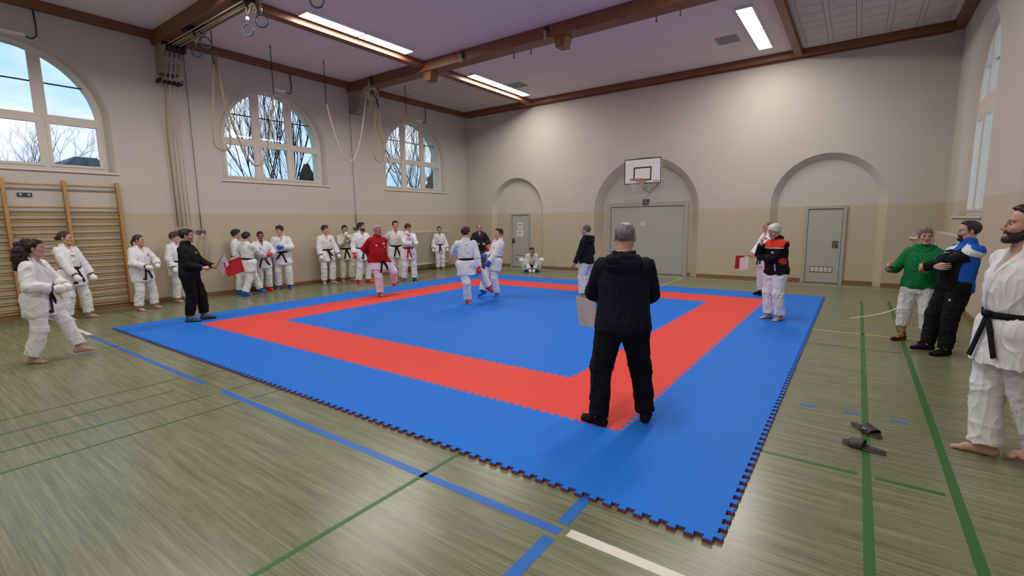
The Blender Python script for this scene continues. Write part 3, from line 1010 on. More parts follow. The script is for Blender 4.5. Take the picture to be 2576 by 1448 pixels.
# ================================================================ competition mat
M_mat_b = mat('blue foam mat', (0.013, 0.165, 0.66), rough=0.55, spec=0.15, bump=0.05, bscale=180, noise=0.06, nscale=1.5)
M_mat_r = mat('red foam mat', (0.74, 0.068, 0.052), rough=0.55, spec=0.15, bump=0.05, bscale=180, noise=0.05, nscale=1.5)
M_mat_u = mat('dark red foam underside', (0.30, 0.03, 0.035), rough=0.7)
def jig(x0, y0, x1, y1, phase=0):
    """closed outline (counter-clockwise) of a square with dovetail teeth, about ten to the metre"""
    def side(L, out):
        n = int(round(L * 10))
        p = L / n
        h = 0.019
        pts = []
        for i in range(n):
            a = i * p
            pts += [(a + p * 0.10, -h), (a + p * 0.16, 0.0)] if False else []
            pts += [(a + 0.18 * p, h if out else -h), (a + 0.66 * p, h if out else -h), (a + 0.58 * p, -h if out else h), (a + 1.26 * p, -h if out else h)][:4]
        return [q for q in pts if 0 <= q[0] <= L]
    out = []
    for (ax, ay), (dx, dy), L in (((x0, y0), (1, 0), x1 - x0), ((x1, y0), (0, 1), y1 - y0), ((x1, y1), (-1, 0), x1 - x0), ((x0, y1), (0, -1), y1 - y0)):
        nx, ny = dy, -dx
        n = int(round(L * 10))
        p = L / n
        h = 0.018
        for i in range(n):
            a = i * p
            for s_, q in ((0.30, -h), (0.22, h), (0.78, h), (0.70, -h)):
                t = a + s_ * p
                out.append((ax + dx * t + nx * q, ay + dy * t + ny * q))
    return out
def slab2d(name, outer, hole, z0, z1, m_, parent):
    polys = [[Vector((u, w_, 0)) for u, w_ in outer]]
    if hole:
        polys.append([Vector((u, w_, 0)) for u, w_ in hole])
    flat = [p for pl in polys for p in pl]
    tri = tessellate_polygon(polys)
    n = len(flat)
    v = [(p.x, p.y, z1) for p in flat] + [(p.x, p.y, z0) for p in flat]
    f = [tuple(t) for t in tri]
    b0 = 0
    for pl in polys:
        m2 = len(pl)
        f += [(b0 + i, b0 + (i + 1) % m2, n + b0 + (i + 1) % m2, n + b0 + i) for i in range(m2)]
        b0 += m2
    o = put(name, v, f, m_, parent)
    bm = bmesh.new()
    bm.from_mesh(o.data)
    bmesh.ops.recalc_face_normals(bm, faces=bm.faces)
    bm.to_mesh(o.data)
    bm.free()
    # make the top face up
    if sum(p.normal.z * p.area for p in o.data.polygons if abs(p.normal.z) > 0.9) < 0:
        o.data.flip_normals()
    return o
MZ = 0.025
cm = empty('competition_mat', (0, 0, 0))
tag(cm, 'large square puzzle mat with blue border, red band and blue field on the floor', 'mat')
j10, j8, j6 = jig(0, 0, 10, 10), jig(1, 1, 9, 9), jig(2, 2, 8, 8)
slab2d('blue_border', j10, j8, 0.016, MZ, M_mat_b, cm)
slab2d('red_underside', j10, None, 0.001, 0.0159, M_mat_u, cm)
slab2d('red_band', j8, j6, 0.016, MZ, M_mat_r, cm)
slab2d('blue_field', j6, None, 0.016, MZ, M_mat_b, cm)

# ================================================================ slippers
M_slip = mat('dark brown grey rubber', (0.035, 0.028, 0.028), rough=0.6)
M_slipw = mat('pale sole edge', (0.45, 0.42, 0.38), rough=0.7)
def sole_outline(L, W, n=40):
    pts = []
    for i in range(n):
        a = 2 * PI * i / n
        y = math.cos(a) * L / 2
        wv = W / 2 * (0.80 + 0.20 * math.tanh(y / L * 6)) * (abs(math.sin(a)) ** 0.75) * (1 if math.sin(a) > 0 else -1)
        pts.append((wv + 0.006 * math.sin(y / L * 3), y))
    return pts
def slipper(x, y, dirx, diry, label):
    e_ = empty('slipper', (x, y, 0.0), math.atan2(-dirx, diry))
    tag(e_, label, 'slipper', 'pair of dark slide slippers')
    L, W = 0.285, 0.108
    so = sole_outline(L, W)
    bevel(MB().prism(so, 'z', 0.001, 0.026).build('sole', M_slip, e_), 0.004)
    bevel(MB().prism([(u * 1.015, v_ * 1.006) for u, v_ in so], 'z', 0.010, 0.014).build('sole_edge', M_slipw, e_), 0.001)
    # strap: an arched band over the forefoot
    v, f = [], []
    n, m2 = 16, 8
    for s_ in range(2):
        for i in range(m2 + 1):
            yy = 0.0 + 0.105 * i / m2
            for k in range(n + 1):
                a = PI * k / n
                hh = 0.062 - 0.020 * i / m2 - (0.005 if s_ else 0)
                ww = W / 2 + 0.005 - (0.006 if s_ else 0)
                sl = 0.020 * abs(math.cos(a)) * (1 if i < 4 else -1)
                v.append((ww * math.cos(a), yy - 0.01 + sl * 0.4, 0.014 + hh * math.sin(a) ** 0.8))
    st = (m2 + 1) * (n + 1)
    for s_ in range(2):
        for i in range(m2):
            for k in range(n):
                q = s_ * st + i * (n + 1) + k
                f.append((q, q + 1, q + n + 2, q + n + 1))
    for i in (0, m2):
        for k in range(n):
            q = i * (n + 1) + k
            f.append((q, q + 1, st + q + 1, st + q))
    o = put('strap', v, f, M_slip, e_, smooth=True)
    bm = bmesh.new(); bm.from_mesh(o.data); bmesh.ops.recalc_face_normals(bm, faces=bm.faces); bm.to_mesh(o.data); bm.free()
    MB().box((0.045, 0.02, 0.046), (0.056, 0.05, 0.052), ).build('logo_tab', M_slipw, o)
    return e_
slipper(10.675, 2.18, 0.70, -0.71, 'dark slide slipper on the green floor line, farther one of the pair')
slipper(10.66, 1.805, -0.97, 0.26, 'dark slide slipper on the green floor line, nearer one of the pair')
# ================================================================ outside the windows
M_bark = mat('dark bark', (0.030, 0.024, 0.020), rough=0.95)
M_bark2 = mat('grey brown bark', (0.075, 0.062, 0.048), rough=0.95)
def tree(name, base, h, seed, label, m_, stems=1, spread=0.35, depth=7, r0=0.066, upright=0.5, lean=(0, 0)):
    rnd = random.Random(seed)
    mb = MB()
    def grow(p, d, L, r, lev):
        n = 3
        pts, rad = [p], [r]
        q = Vector(p)
        dd = Vector(d)
        for i in range(n):
            dd = (dd + Vector((rnd.gauss(0, .08), rnd.gauss(0, .08), rnd.gauss(0, .05) + 0.05 * upright))).normalized()
            q = q + dd * (L / n)
            pts.append(tuple(q))
            rad.append(r * (1 - 0.3 * (i + 1) / n))
        mb.tube(pts, rad, 5 if lev > 2 else 4 if lev > 0 else 3)
        if lev <= 0:
            return
        k = 2 if rnd.random() < 0.55 else 3
        for j in range(k):
            a = rnd.random() * 2 * PI
            s_ = spread * (0.6 + 0.8 * rnd.random())
            side = Vector((math.cos(a), math.sin(a), 0))
            nd = (dd + side * s_ * 1.3 + Vector((0, 0, upright * 0.45))).normalized()
            grow(tuple(q), nd, L * (0.66 + 0.2 * rnd.random()), r * 0.60, lev - 1)
        if rnd.random() < 0.8:
            m2 = pts[2]
            a = rnd.random() * 2 * PI
            grow(m2, (dd + Vector((math.cos(a), math.sin(a), 0.2)) * spread * 2.2).normalized(), L * 0.5, r * 0.4, max(0, lev - 2))
    for s_ in range(stems):
        a = 2 * PI * s_ / max(1, stems) + rnd.random()
        off = Vector((math.cos(a), math.sin(a), 0)) * (0.25 if stems > 1 else 0)
        d = (Vector((lean[0], lean[1], 1)) + off * (0.6 + 0.5 * rnd.random())).normalized()
        grow((base[0] + off.x, base[1] + off.y, base[2]), d, h * (0.26 + 0.08 * rnd.random()), r0 * (0.8 + 0.4 * rnd.random()), depth)
    o = mb.build(name, m_, fix=False)
    tag(o, label, 'tree', 'bare trees outside the left windows')
    return o
GZ = -1.0
gnd = struct(MB().box((-90, -40, GZ - 0.2), (XL - 0.6, 90, GZ)).build('ground', mat('winter grass', (0.10, 0.11, 0.05), rough=1.0)))
tree('bare_tree', (-17.5, 12.9, GZ), 13.5, 3, 'tall many-stemmed bare tree seen through the middle of the middle window', M_bark, stems=4, spread=0.22, depth=7, r0=0.071, upright=0.9)
tree('bare_tree', (-16.0, 10.6, GZ), 10.0, 8, 'spreading bare tree seen at the left of the middle window', M_bark, stems=1, spread=0.42, depth=7, r0=0.083, upright=0.25)
tree('bare_tree', (-15.0, 13.6, GZ), 12.5, 12, 'bare tree with upright twigs seen at the right of the middle window', M_bark, stems=2, spread=0.26, depth=7, r0=0.062, upright=0.8)
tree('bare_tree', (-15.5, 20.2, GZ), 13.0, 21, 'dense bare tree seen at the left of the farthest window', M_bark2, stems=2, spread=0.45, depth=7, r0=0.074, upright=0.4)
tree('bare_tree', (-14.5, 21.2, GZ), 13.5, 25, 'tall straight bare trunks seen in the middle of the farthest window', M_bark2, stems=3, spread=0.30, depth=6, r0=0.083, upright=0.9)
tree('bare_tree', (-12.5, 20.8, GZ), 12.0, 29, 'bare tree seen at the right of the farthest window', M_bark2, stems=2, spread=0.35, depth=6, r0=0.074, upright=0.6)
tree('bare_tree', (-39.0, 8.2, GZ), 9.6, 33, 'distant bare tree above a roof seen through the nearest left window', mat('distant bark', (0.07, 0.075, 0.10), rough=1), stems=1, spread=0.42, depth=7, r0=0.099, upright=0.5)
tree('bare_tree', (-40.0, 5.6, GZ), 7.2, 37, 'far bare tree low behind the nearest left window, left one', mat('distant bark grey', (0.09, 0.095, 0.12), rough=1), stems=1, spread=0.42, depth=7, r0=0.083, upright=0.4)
# wooded slope behind the far window
rnd = random.Random(5)
v, f = [], []
nx, ny = 26, 12
for j in range(ny + 1):
    for i in range(nx + 1):
        t = j / ny
        v.append((-25 + i * 1.0 + 2 * rnd.random(), 21 + t * 15 + rnd.random(), GZ + 10.0 * t + 0.5 * rnd.random()))
for j in range(ny):
    for i in range(nx):
        q = j * (nx + 1) + i
        f.append((q, q + 1, q + nx + 2, q + nx + 1))
o = put('wooded_slope', v, f, mat('brown undergrowth', (0.085, 0.072, 0.055), rough=1, noise=0.6, nscale=2.5))
o['kind'] = 'structure'
# undergrowth: countless twigs on the slope
mb = MB()
for k in range(1500):
    x = -23 + 15 * rnd.random()
    t = 0.25 + 0.75 * rnd.random()
    y, z = 21 + t * 15, GZ + 10.0 * t - 0.1
    d = Vector((rnd.gauss(0, .8), rnd.gauss(0, .8), 1.0)).normalized()
    p = Vector((x, y, z))
    q = p + d * (0.8 + 1.6 * rnd.random())
    mb.tube([p, p.lerp(q, 0.5) + Vector((rnd.gauss(0, .15), rnd.gauss(0, .15), 0)), q], [0.03, 0.022, 0.008], 3)
o = mb.build('undergrowth', M_bark2, fix=False)
o['kind'] = 'stuff'
tag(o, 'tangle of bare twigs on the slope behind the farthest window', 'undergrowth')
# conifer
mb = MB()
rnd = random.Random(9)
for k in range(4200):
    t = rnd.random() ** 0.7
    z = 0.3 + 5.5 * (1 - t)
    r_ = 0.04 + 2.3 * t
    a = rnd.random() * 2 * PI
    r0_ = r_ * (0.15 + 0.7 * rnd.random())
    c = Vector((r0_ * math.cos(a), r0_ * math.sin(a), z))
    r_ = r0_ + 0.16 + 0.25 * t
    tip = Vector((r_ * math.cos(a), r_ * math.sin(a), z - 0.05 - 0.20 * rnd.random()))
    side = Vector((-math.sin(a), math.cos(a), 0)) * (0.035 + 0.03 * t)
    mb.add([c, c.lerp(tip, 0.55) + side + Vector((0, 0, -0.06)), tip, c.lerp(tip, 0.55) - side + Vector((0, 0, -0.06)), c.lerp(tip, 0.5) + Vector((0, 0, 0.10))], [(0, 1, 4), (1, 2, 4), (2, 3, 4), (3, 0, 4), (0, 3, 2, 1)])
cf = empty('conifer', (-12.3, 11.5, GZ))
tag(cf, 'dark green conifer seen low at the right of the middle window', 'tree')
mb.build('foliage', mat('dark needles', (0.020, 0.034, 0.018), rough=0.95, noise=0.4, nscale=5), cf, fix=False)
MB().tube([(0, 0, 0), (0, 0, 5.7)], [0.16, 0.02], 8).build('trunk', M_bark, cf)
# house roof far off
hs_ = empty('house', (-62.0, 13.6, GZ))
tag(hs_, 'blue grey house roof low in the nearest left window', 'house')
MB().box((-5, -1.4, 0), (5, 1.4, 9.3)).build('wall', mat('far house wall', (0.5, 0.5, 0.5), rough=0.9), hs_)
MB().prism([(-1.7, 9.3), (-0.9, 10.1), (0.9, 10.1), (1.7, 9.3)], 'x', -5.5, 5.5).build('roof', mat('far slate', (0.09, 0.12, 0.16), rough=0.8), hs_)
MB().box((-0.5, 0.45, 9.9), (0.5, 0.8, 10.45)).build('chimney', M_bark2, hs_)
# ================================================================ people: a sculpting kit on signed distances
_T = np.random.default_rng(7).random((32, 32, 32)).astype(np.float32)
def vnoise(P, freq, seed=0):
    Q = P * np.asarray(freq, np.float32) + np.float32(seed * 7.31 + 100.0)
    I = np.floor(Q).astype(np.int64)
    F = (Q - I).astype(np.float32)
    F = F * F * (3 - 2 * F)
    I0 = I & 31
    I1 = (I + 1) & 31
    x0, y0, z0 = I0[..., 0], I0[..., 1], I0[..., 2]
    x1, y1, z1 = I1[..., 0], I1[..., 1], I1[..., 2]
    fx, fy, fz = F[..., 0], F[..., 1], F[..., 2]
    a = _T[x0, y0, z0] * (1 - fx) + _T[x1, y0, z0] * fx
    b = _T[x0, y1, z0] * (1 - fx) + _T[x1, y1, z0] * fx
    c = _T[x0, y0, z1] * (1 - fx) + _T[x1, y0, z1] * fx
    d = _T[x0, y1, z1] * (1 - fx) + _T[x1, y1, z1] * fx
    return (a * (1 - fy) + b * fy) * (1 - fz) + (c * (1 - fy) + d * fy) * fz

def axis(lo, hi, base, fine=()):
    """coordinates from lo to hi with a finer step inside the given (a, b, step) spans"""
    out = [lo]
    x = lo
    while x < hi:
        st = base
        for a, b, s in fine:
            if a - s <= x <= b:
                st = min(st, s)
            elif x < a < x + st:
                st = max(min(st, a - x), s)
        x += st
        out.append(x)
    return np.array(out, np.float32)

class Field:
    def __init__(s, lo, hi, base, fine=()):
        """fine: list of (lo3, hi3, step) boxes"""
        s.ax = [axis(lo[i], hi[i], base, [(f[0][i], f[1][i], f[2]) for f in fine]) for i in range(3)]
        s.v = np.full([len(a) for a in s.ax], 0.3, np.float32)
    def sub(s, lo, hi):
        sl, cs = [], []
        for i in range(3):
            a = max(0, np.searchsorted(s.ax[i], lo[i]) - 1)
            b = min(len(s.ax[i]), np.searchsorted(s.ax[i], hi[i]) + 1)
            if b <= a:
                return None
            sl.append(slice(a, b))
            sh = [1, 1, 1]
            sh[i] = b - a
            cs.append(s.ax[i][a:b].reshape(sh))
        return tuple(sl), cs
    def add(s, fn, lo, hi, k=0.0):
        m = 0.03 + k
        r = s.sub(np.asarray(lo) - m, np.asarray(hi) + m)
        if r is None:
            return
        sl, (X, Y, Z) = r
        d = fn(X, Y, Z)
        a = s.v[sl]
        if k > 0:
            h = np.clip(0.5 + 0.5 * (a - d) / k, 0, 1)
            s.v[sl] = a * (1 - h) + d * h - k * h * (1 - h)
        else:
            s.v[sl] = np.minimum(a, d)
    def cut(s, fn, lo, hi, k=0.0):
        """remove the solid fn<0"""
        r = s.sub(np.asarray(lo) - 0.02, np.asarray(hi) + 0.02)
        if r is None:
            return
        sl, (X, Y, Z) = r
        d = -fn(X, Y, Z)
        a = s.v[sl]
        if k > 0:
            h = np.clip(0.5 - 0.5 * (a - d) / k, 0, 1)
            s.v[sl] = a * (1 - h) + d * h + k * h * (1 - h)
        else:
            s.v[sl] = np.maximum(a, d)
    def cone(s, a, b, ra, rb, k=0.0, flat=None):
        a, b = np.asarray(a, np.float32), np.asarray(b, np.float32)
        R = max(ra, rb)
        ab = b - a
        L2 = float(ab @ ab) + 1e-9
        def fn(X, Y, Z):
            x, y, z = X - a[0], Y - a[1], Z - a[2]
            t = np.clip((x * ab[0] + y * ab[1] + z * ab[2]) / L2, 0, 1)
            return np.sqrt((x - t * ab[0]) ** 2 + (y - t * ab[1]) ** 2 + (z - t * ab[2]) ** 2) - (ra + (rb - ra) * t)
        s.add(fn, np.minimum(a, b) - R, np.maximum(a, b) + R, k)
    def ell_fn(s, c, rad, R=None):
        c = np.asarray(c, np.float32)
        rad = np.asarray(rad, np.float32)
        R = np.eye(3, dtype=np.float32) if R is None else np.asarray(R, np.float32)
        def fn(X, Y, Z):
            x, y, z = X - c[0], Y - c[1], Z - c[2]
            u = (x * R[0, 0] + y * R[1, 0] + z * R[2, 0]) / rad[0]
            v = (x * R[0, 1] + y * R[1, 1] + z * R[2, 1]) / rad[1]
            w_ = (x * R[0, 2] + y * R[1, 2] + z * R[2, 2]) / rad[2]
            q = np.sqrt(u * u + v * v + w_ * w_) + 1e-6
            g = np.sqrt((u / rad[0]) ** 2 + (v / rad[1]) ** 2 + (w_ / rad[2]) ** 2) + 1e-6
            return q * (q - 1) / g
        return fn
    def ell(s, c, rad, R=None, k=0.0):
        m = max(rad)
        s.add(s.ell_fn(c, rad, R), np.asarray(c) - m, np.asarray(c) + m, k)
    def ellcut(s, c, rad, R=None, k=0.0):
        m = max(rad)
        s.cut(s.ell_fn(c, rad, R), np.asarray(c) - m, np.asarray(c) + m, k)
    def loft(s, o, R, rows, k=0.0, g=(1, 1)):
        """stack of ellipses along the local z of frame (o,R): rows of (z, halfwidth, halfdepth, ycentre)"""
        o = np.asarray(o, np.float32)
        R = np.asarray(R, np.float32)
        rows = np.array(rows, np.float32)
        zz = np.linspace(rows[0, 0], rows[-1, 0], 80).astype(np.float32)
        tb = []
        for c in range(1, 4):
            y = np.interp(zz, rows[:, 0], rows[:, c])
            ys = y.copy()
            for _ in range(3):
                ys[1:-1] = (ys[:-2] + 2 * ys[1:-1] + ys[2:]) / 4
            tb.append(ys.astype(np.float32))
        W, D, YC = tb[0] * g[0], tb[1] * g[1], tb[2]
        m = max(W.max(), D.max()) + abs(YC).max()
        ends = [o + R[:, 2] * rows[0, 0], o + R[:, 2] * rows[-1, 0]]
        z0, z1 = float(rows[0, 0]), float(rows[-1, 0])
        def fn(X, Y, Z):
            x, y, z = X - o[0], Y - o[1], Z - o[2]
            u = x * R[0, 0] + y * R[1, 0] + z * R[2, 0]
            v = x * R[0, 1] + y * R[1, 1] + z * R[2, 1]
            w_ = x * R[0, 2] + y * R[1, 2] + z * R[2, 2]
            a = np.interp(w_, zz, W).astype(np.float32)
            b = np.interp(w_, zz, D).astype(np.float32)
            v = v - np.interp(w_, zz, YC).astype(np.float32)
            q = np.sqrt((u / a) ** 2 + (v / b) ** 2) + 1e-6
            gr = np.sqrt((u / (a * a)) ** 2 + (v / (b * b)) ** 2) + 1e-6
            d = q * (q - 1) / gr
            return np.maximum(np.maximum(d, w_ - z1), z0 - w_)
        lo = np.minimum(ends[0], ends[1]) - m
        hi = np.maximum(ends[0], ends[1]) + m
        s.add(fn, lo, hi, k)
    def near(s, w_=0.03):
        idx = np.nonzero(np.abs(s.v) < w_)
        P = np.stack([s.ax[i][idx[i]] for i in range(3)], -1)
        return idx, P
    def mesh(s):
        v = s.v
        v[0], v[-1], v[:, 0], v[:, -1], v[:, :, 0], v[:, :, -1] = .3, .3, .3, .3, .3, .3
        n = v.shape
        S = v < 0
        ids_all, pos_all, orient = [], [], []
        for ax in range(3):
            a = [slice(None)] * 3
            b = [slice(None)] * 3
            a[ax], b[ax] = slice(0, -1), slice(1, None)
            A, B = S[tuple(a)], S[tuple(b)]
            I = np.stack(np.nonzero(A != B), -1)
            if len(I) == 0:
                continue
            J = I.copy()
            J[:, ax] += 1
            va = v[tuple(I.T)]
            vb = v[tuple(J.T)]
            t = va / (va - vb)
            P = np.stack([s.ax[c][I[:, c]] for c in range(3)], -1)
            P[:, ax] += t * (s.ax[ax][J[:, ax]] - s.ax[ax][I[:, ax]])
            c1, c2 = (ax + 1) % 3, (ax + 2) % 3
            cells = []
            for d1, d2 in ((-1, -1), (0, -1), (0, 0), (-1, 0)):
                K = I.copy()
                K[:, c1] += d1
                K[:, c2] += d2
                cells.append((K[:, 0] * n[1] + K[:, 1]) * n[2] + K[:, 2])
            C = np.stack(cells, -1)
            ids_all.append(C)
            pos_all.append(P)
            orient.append(va < 0)
        C = np.concatenate(ids_all)
        P = np.concatenate(pos_all)
        O = np.concatenate(orient)
        uq, inv = np.unique(C.ravel(), return_inverse=True)
        inv = inv.reshape(C.shape)
        cnt = np.bincount(inv.ravel(), minlength=len(uq))
        V = np.stack([np.bincount(inv.ravel(), weights=np.repeat(P[:, c], 4), minlength=len(uq)) for c in range(3)], -1) / cnt[:, None]
        F = np.where(O[:, None], inv, inv[:, ::-1])
        return V.astype(np.float32), F.astype(np.int32)

def mesh_from(name, V, F, m_, parent, col=None):
    me = bpy.data.meshes.new(name)
    me.vertices.add(len(V))
    me.vertices.foreach_set('co', np.ascontiguousarray(V, np.float32).ravel())
    me.loops.add(F.size)
    me.loops.foreach_set('vertex_index', np.ascontiguousarray(F, np.int32).ravel())
    me.polygons.add(len(F))
    me.polygons.foreach_set('loop_start', np.arange(0, F.size, F.shape[1], dtype=np.int32))
    me.polygons.foreach_set('use_smooth', np.ones(len(F), bool))
    me.update(calc_edges=True)
    me.validate()
    if col is not None:
        at_ = me.color_attributes.new('Col', 'FLOAT_COLOR', 'POINT')
        c = np.ones((len(V), 4), np.float32)
        c[:, :3] = col
        at_.data.foreach_set('color', c.ravel())
    me.materials.append(m_)
    o = bpy.data.objects.new(name, me)
    COL.objects.link(o)
    o.parent = parent
    return o

def Rz(a):
    c, s = math.cos(a), math.sin(a)
    return np.array([[c, -s, 0], [s, c, 0], [0, 0, 1.0]])
def Rx(a):
    c, s = math.cos(a), math.sin(a)
    return np.array([[1.0, 0, 0], [0, c, -s], [0, s, c]])
def Ry(a):
    c, s = math.cos(a), math.sin(a)
    return np.array([[c, 0, s], [0, 1.0, 0], [-s, 0, c]])
def unit(v):
    v = np.asarray(v, float)
    return v / (np.linalg.norm(v) + 1e-9)
def ik(a, t, l1, l2, pole):
    a, t = np.asarray(a, float), np.asarray(t, float)
    d = t - a
    D = np.linalg.norm(d)
    Dm = min(D, (l1 + l2) * 0.995)
    n = d / (D + 1e-9)
    t = a + n * Dm
    x = (l1 * l1 - l2 * l2 + Dm * Dm) / (2 * Dm)
    h = math.sqrt(max(l1 * l1 - x * x, 0))
    p = np.asarray(pole, float)
    p = unit(p - n * (p @ n))
    return a + n * x + p * h, t

M_skin = mat('skin', (0.6, 0.4, 0.3), rough=0.55, spec=0.35, attr=True, bump=0.03, bscale=90)
M_cloth = mat('woven cloth', (0.8, 0.8, 0.8), rough=0.85, spec=0.15, attr=True, bump=0.10, bscale=55)
M_hairm = mat('hair', (0.05, 0.03, 0.02), rough=0.5, spec=0.35, attr=True, bump=0.35, bscale=130)
M_pad = mat('padded vinyl', (0.8, 0.8, 0.8), rough=0.4, spec=0.4, attr=True)
M_eye = mat('eye', (0.7, 0.7, 0.7), rough=0.2, attr=True)

BODY_M = [(-.085, .055, .045, 0), (-.05, .088, .064, -.006), (0, .096, .070, -.010), (.05, .090, .062, -.004), (.10, .084, .058, .0), (.15, .088, .061, .0), (.20, .094, .065, .0), (.24, .096, .063, -.004), (.265, .088, .053, -.009), (.288, .064, .043, -.014), (.308, .043, .037, -.016), (.33, .034, .035, -.013)]
BODY_F = [(-.085, .055, .045, 0), (-.05, .092, .066, -.008), (0, .100, .072, -.012), (.05, .086, .060, -.004), (.10, .074, .053, .0), (.15, .078, .057, .002), (.20, .086, .068, .008), (.24, .085, .060, .0), (.265, .078, .050, -.008), (.288, .056, .040, -.014), (.308, .038, .034, -.016), (.33, .029, .031, -.013)]
GI = [(-.135, .122, .098, .0), (-.08, .116, .093, -.004), (-.02, .107, .086, -.006), (.035, .098, .076, -.002), (.062, .093, .072, .0), (.085, .097, .078, .002), (.14, .103, .083, .003), (.20, .105, .084, .002), (.24, .102, .077, -.003), (.268, .090, .063, -.009), (.290, .068, .052, -.014), (.312, .050, .046, -.016), (.338, .043, .044, -.014)]
HOOD = [(-.052, .104, .082, -.006), (-.042, .109, .087, -.006), (-.015, .115, .093, -.004), (.05, .112, .092, .002), (.12, .110, .090, .004), (.19, .110, .087, .002), (.24, .104, .078, -.003), (.268, .092, .064, -.009), (.290, .070, .053, -.014), (.312, .053, .048, -.014), (.335, .046, .047, -.010)]
ZBELT = .062

def person(name, label, xy, phi, H, hphi=None, hpitch=0.0, hroll=0.0, pitch=0.0, roll=0.0, twist=0.0, sex='m', g=1.0, belly=0.0,
           z0=0.0, hip=None, pxy=(0, 0), feet=None, hands=None, poles=None, kneepole=None, skin=(.56, .33, .235), hair=None, haircol=(.03, .02, .014),
           beard=None, top='gi', topcol=(.74, .735, .75), bottom='gi', botcol=None, belt=(.008, .008, .010), gloves=(None, None), curl=(0.35, 0.35), feetwear=None,
           res=0.010, hres=0.005, handres=None, emblems=(), colorfn=None, beltloose=True, palm=(None, None), handdir=(None, None), skirt=True, hem=None, group=None, hood=False, sleeve=None, tails=(.03, -.04), underskirt=False):
    P0 = np.array([xy[0], xy[1], z0])
    tc = CAM_POS[:2] - P0[:2]
    tc = tc / np.linalg.norm(tc)
    right = np.array([-tc[1], tc[0]])
    f2 = math.cos(phi) * tc + math.sin(phi) * right
    yaw = math.atan2(-f2[0], f2[1])            # local +Y -> f2
    hyaw = (hphi - phi) if hphi is not None else 0.0
    root = empty(name, tuple(P0), yaw)
    tag(root, label, 'person', group)
    female = sex == 'f'
    seed = int(abs(xy[0] * 37 + xy[1] * 91) * 10) % 97
    sw = .096 if not female else .085
    # ---- joints
    if feet is None:
        feet = ((.075, .0, -12, 0, 0), (-.075, .0, 12, 0, 0))          # x, y, toe yaw (deg), lift, foot pitch (deg)
    hipz = (hip if hip is not None else .525) * H
    P = np.array([pxy[0] * H, pxy[1] * H, hipz])
    Rp = Rz(twist * 0.4)
    Rt = Rz(twist) @ Rx(-pitch) @ Ry(roll)
    def T(x, y, z):
        return P + Rt @ (np.array([x, y, z]) * H)
    neck0 = T(0, -.012, .305)
    neck1 = T(0, -.004, .335)
    Rh = Rz(hyaw) @ Rx(-hpitch) @ Ry(hroll)
    hs = H * .140 / .235
    up_mix = unit(0.5 * Rt[:, 2] + 0.5 * np.array([0, 0, 1.0]))
    HC = neck1 + up_mix * (.066 * H) + Rh @ np.array([0, .020, 0]) * hs + Rz(hyaw) @ np.array([0, .35 * max(0, hpitch) * .1 * H, 0]) - np.array([0, 0, .015 * H * abs(hpitch)])
    sh = [T(sw, -.008, .258), T(-sw, -.008, .258)]
    LU, LF, LT, LS = .170 * H, .148 * H, .245 * H, .240 * H
    if hands is None:
        hands = ((.165, .03, .49), (-.165, .03, .49))
    wr, el = [], []
    for i in range(2):
        sg = 1 if i == 0 else -1
        pole = (poles[i] if poles and poles[i] is not None else (sg * .45, -.75, -.35))
        if hands[i][0] == 'w':
            tgt = Rz(-yaw) @ (np.array(hands[i][1:4], float) - P0)
        else:
            tgt = np.array(hands[i]) * H
        e_, w_ = ik(sh[i], tgt, LU, LF, pole)
        el.append(e_)
        wr.append(w_)
    an, kn, hp, fR = [], [], [], []
    for i in range(2):
        sg = 1 if i == 0 else -1
        if feet[i][0] == 'w':                  # world x, y of the ankle, toe direction seen from the camera, lift (m), foot pitch
            q_ = Rz(-yaw) @ (np.array([feet[i][1], feet[i][2], P0[2]]) - P0) / H
            fx, fy, fyaw, lift, fp = q_[0], q_[1], feet[i][3] - math.degrees(phi), feet[i][4] / H, feet[i][5]
        else:
            fx, fy, fyaw, lift, fp = feet[i]
        R_ = Rz(math.radians(fyaw)) @ Rx(math.radians(fp))
        a_ = np.array([fx * H, fy * H, .045 * H + lift * H])
        h_ = P + Rp @ (np.array([sg * .052, -.004, 0]) * H)
        kp = kneepole[i] if kneepole and kneepole[i] is not None else Rz(math.radians(fyaw)) @ np.array([0, 1, 0.1])
        k_, a_ = ik(h_, a_, LT, LS, kp)
        an.append(a_)
        kn.append(k_)
        hp.append(h_)
        fR.append(R_)
    # hand frames: d along the hand, n palm normal, s across (towards the thumb)
    hf = []
    for i in range(2):
        d = unit(wr[i] - el[i])
        if handdir[i] is not None:
            d = unit(handdir[i])
        sg = 1 if i == 0 else -1
        n_ = np.array(palm[i], float) if palm[i] is not None else np.array([-sg * 1.0, 0.25, 0])
        n_ = unit(n_ - d * (n_ @ d))
        s_ = np.cross(d, n_) * sg
        hf.append((d, n_, s_))
    gl = [g_ is not None for g_ in gloves]
    show_hand = [not q for q in gl]

    # ---- body
    lo = np.min(np.array(wr + el + an + kn + hp + [HC, neck0] + sh), 0) - .24
    hi = np.max(np.array(wr + el + an + kn + hp + [HC, neck0] + sh), 0) + .24
    lo[2] = min(lo[2], -.03)
    hd = .15 * hs / .98
    fine = [(HC - .135, HC + .14, hres)]
    if handres:
        for i in range(2):
            if show_hand[i]:
                c = wr[i] + hf[i][0] * .09
                fine.append((c - .085, c + .085, handres))
    F = Field(lo, hi, res, fine)
    rows = [(z * H, w_ * H, d * H, y * H) for z, w_, d, y in (BODY_F if female else BODY_M)]
    F.loft(P, Rt, rows, g=(g, g))
    if belly:
        F.ell(T(0, .035 + belly * .01, .075), (.085 * H * g, (.05 + belly * .012) * H, .085 * H), Rt, k=.05)
    if female and False:
        pass
    k0 = .022
    F.cone(neck0, HC + Rh @ np.array([0, -.018, -.05]) * hs, .040 * H if not female else .033 * H, .034 * H if not female else .028 * H, k=.025)
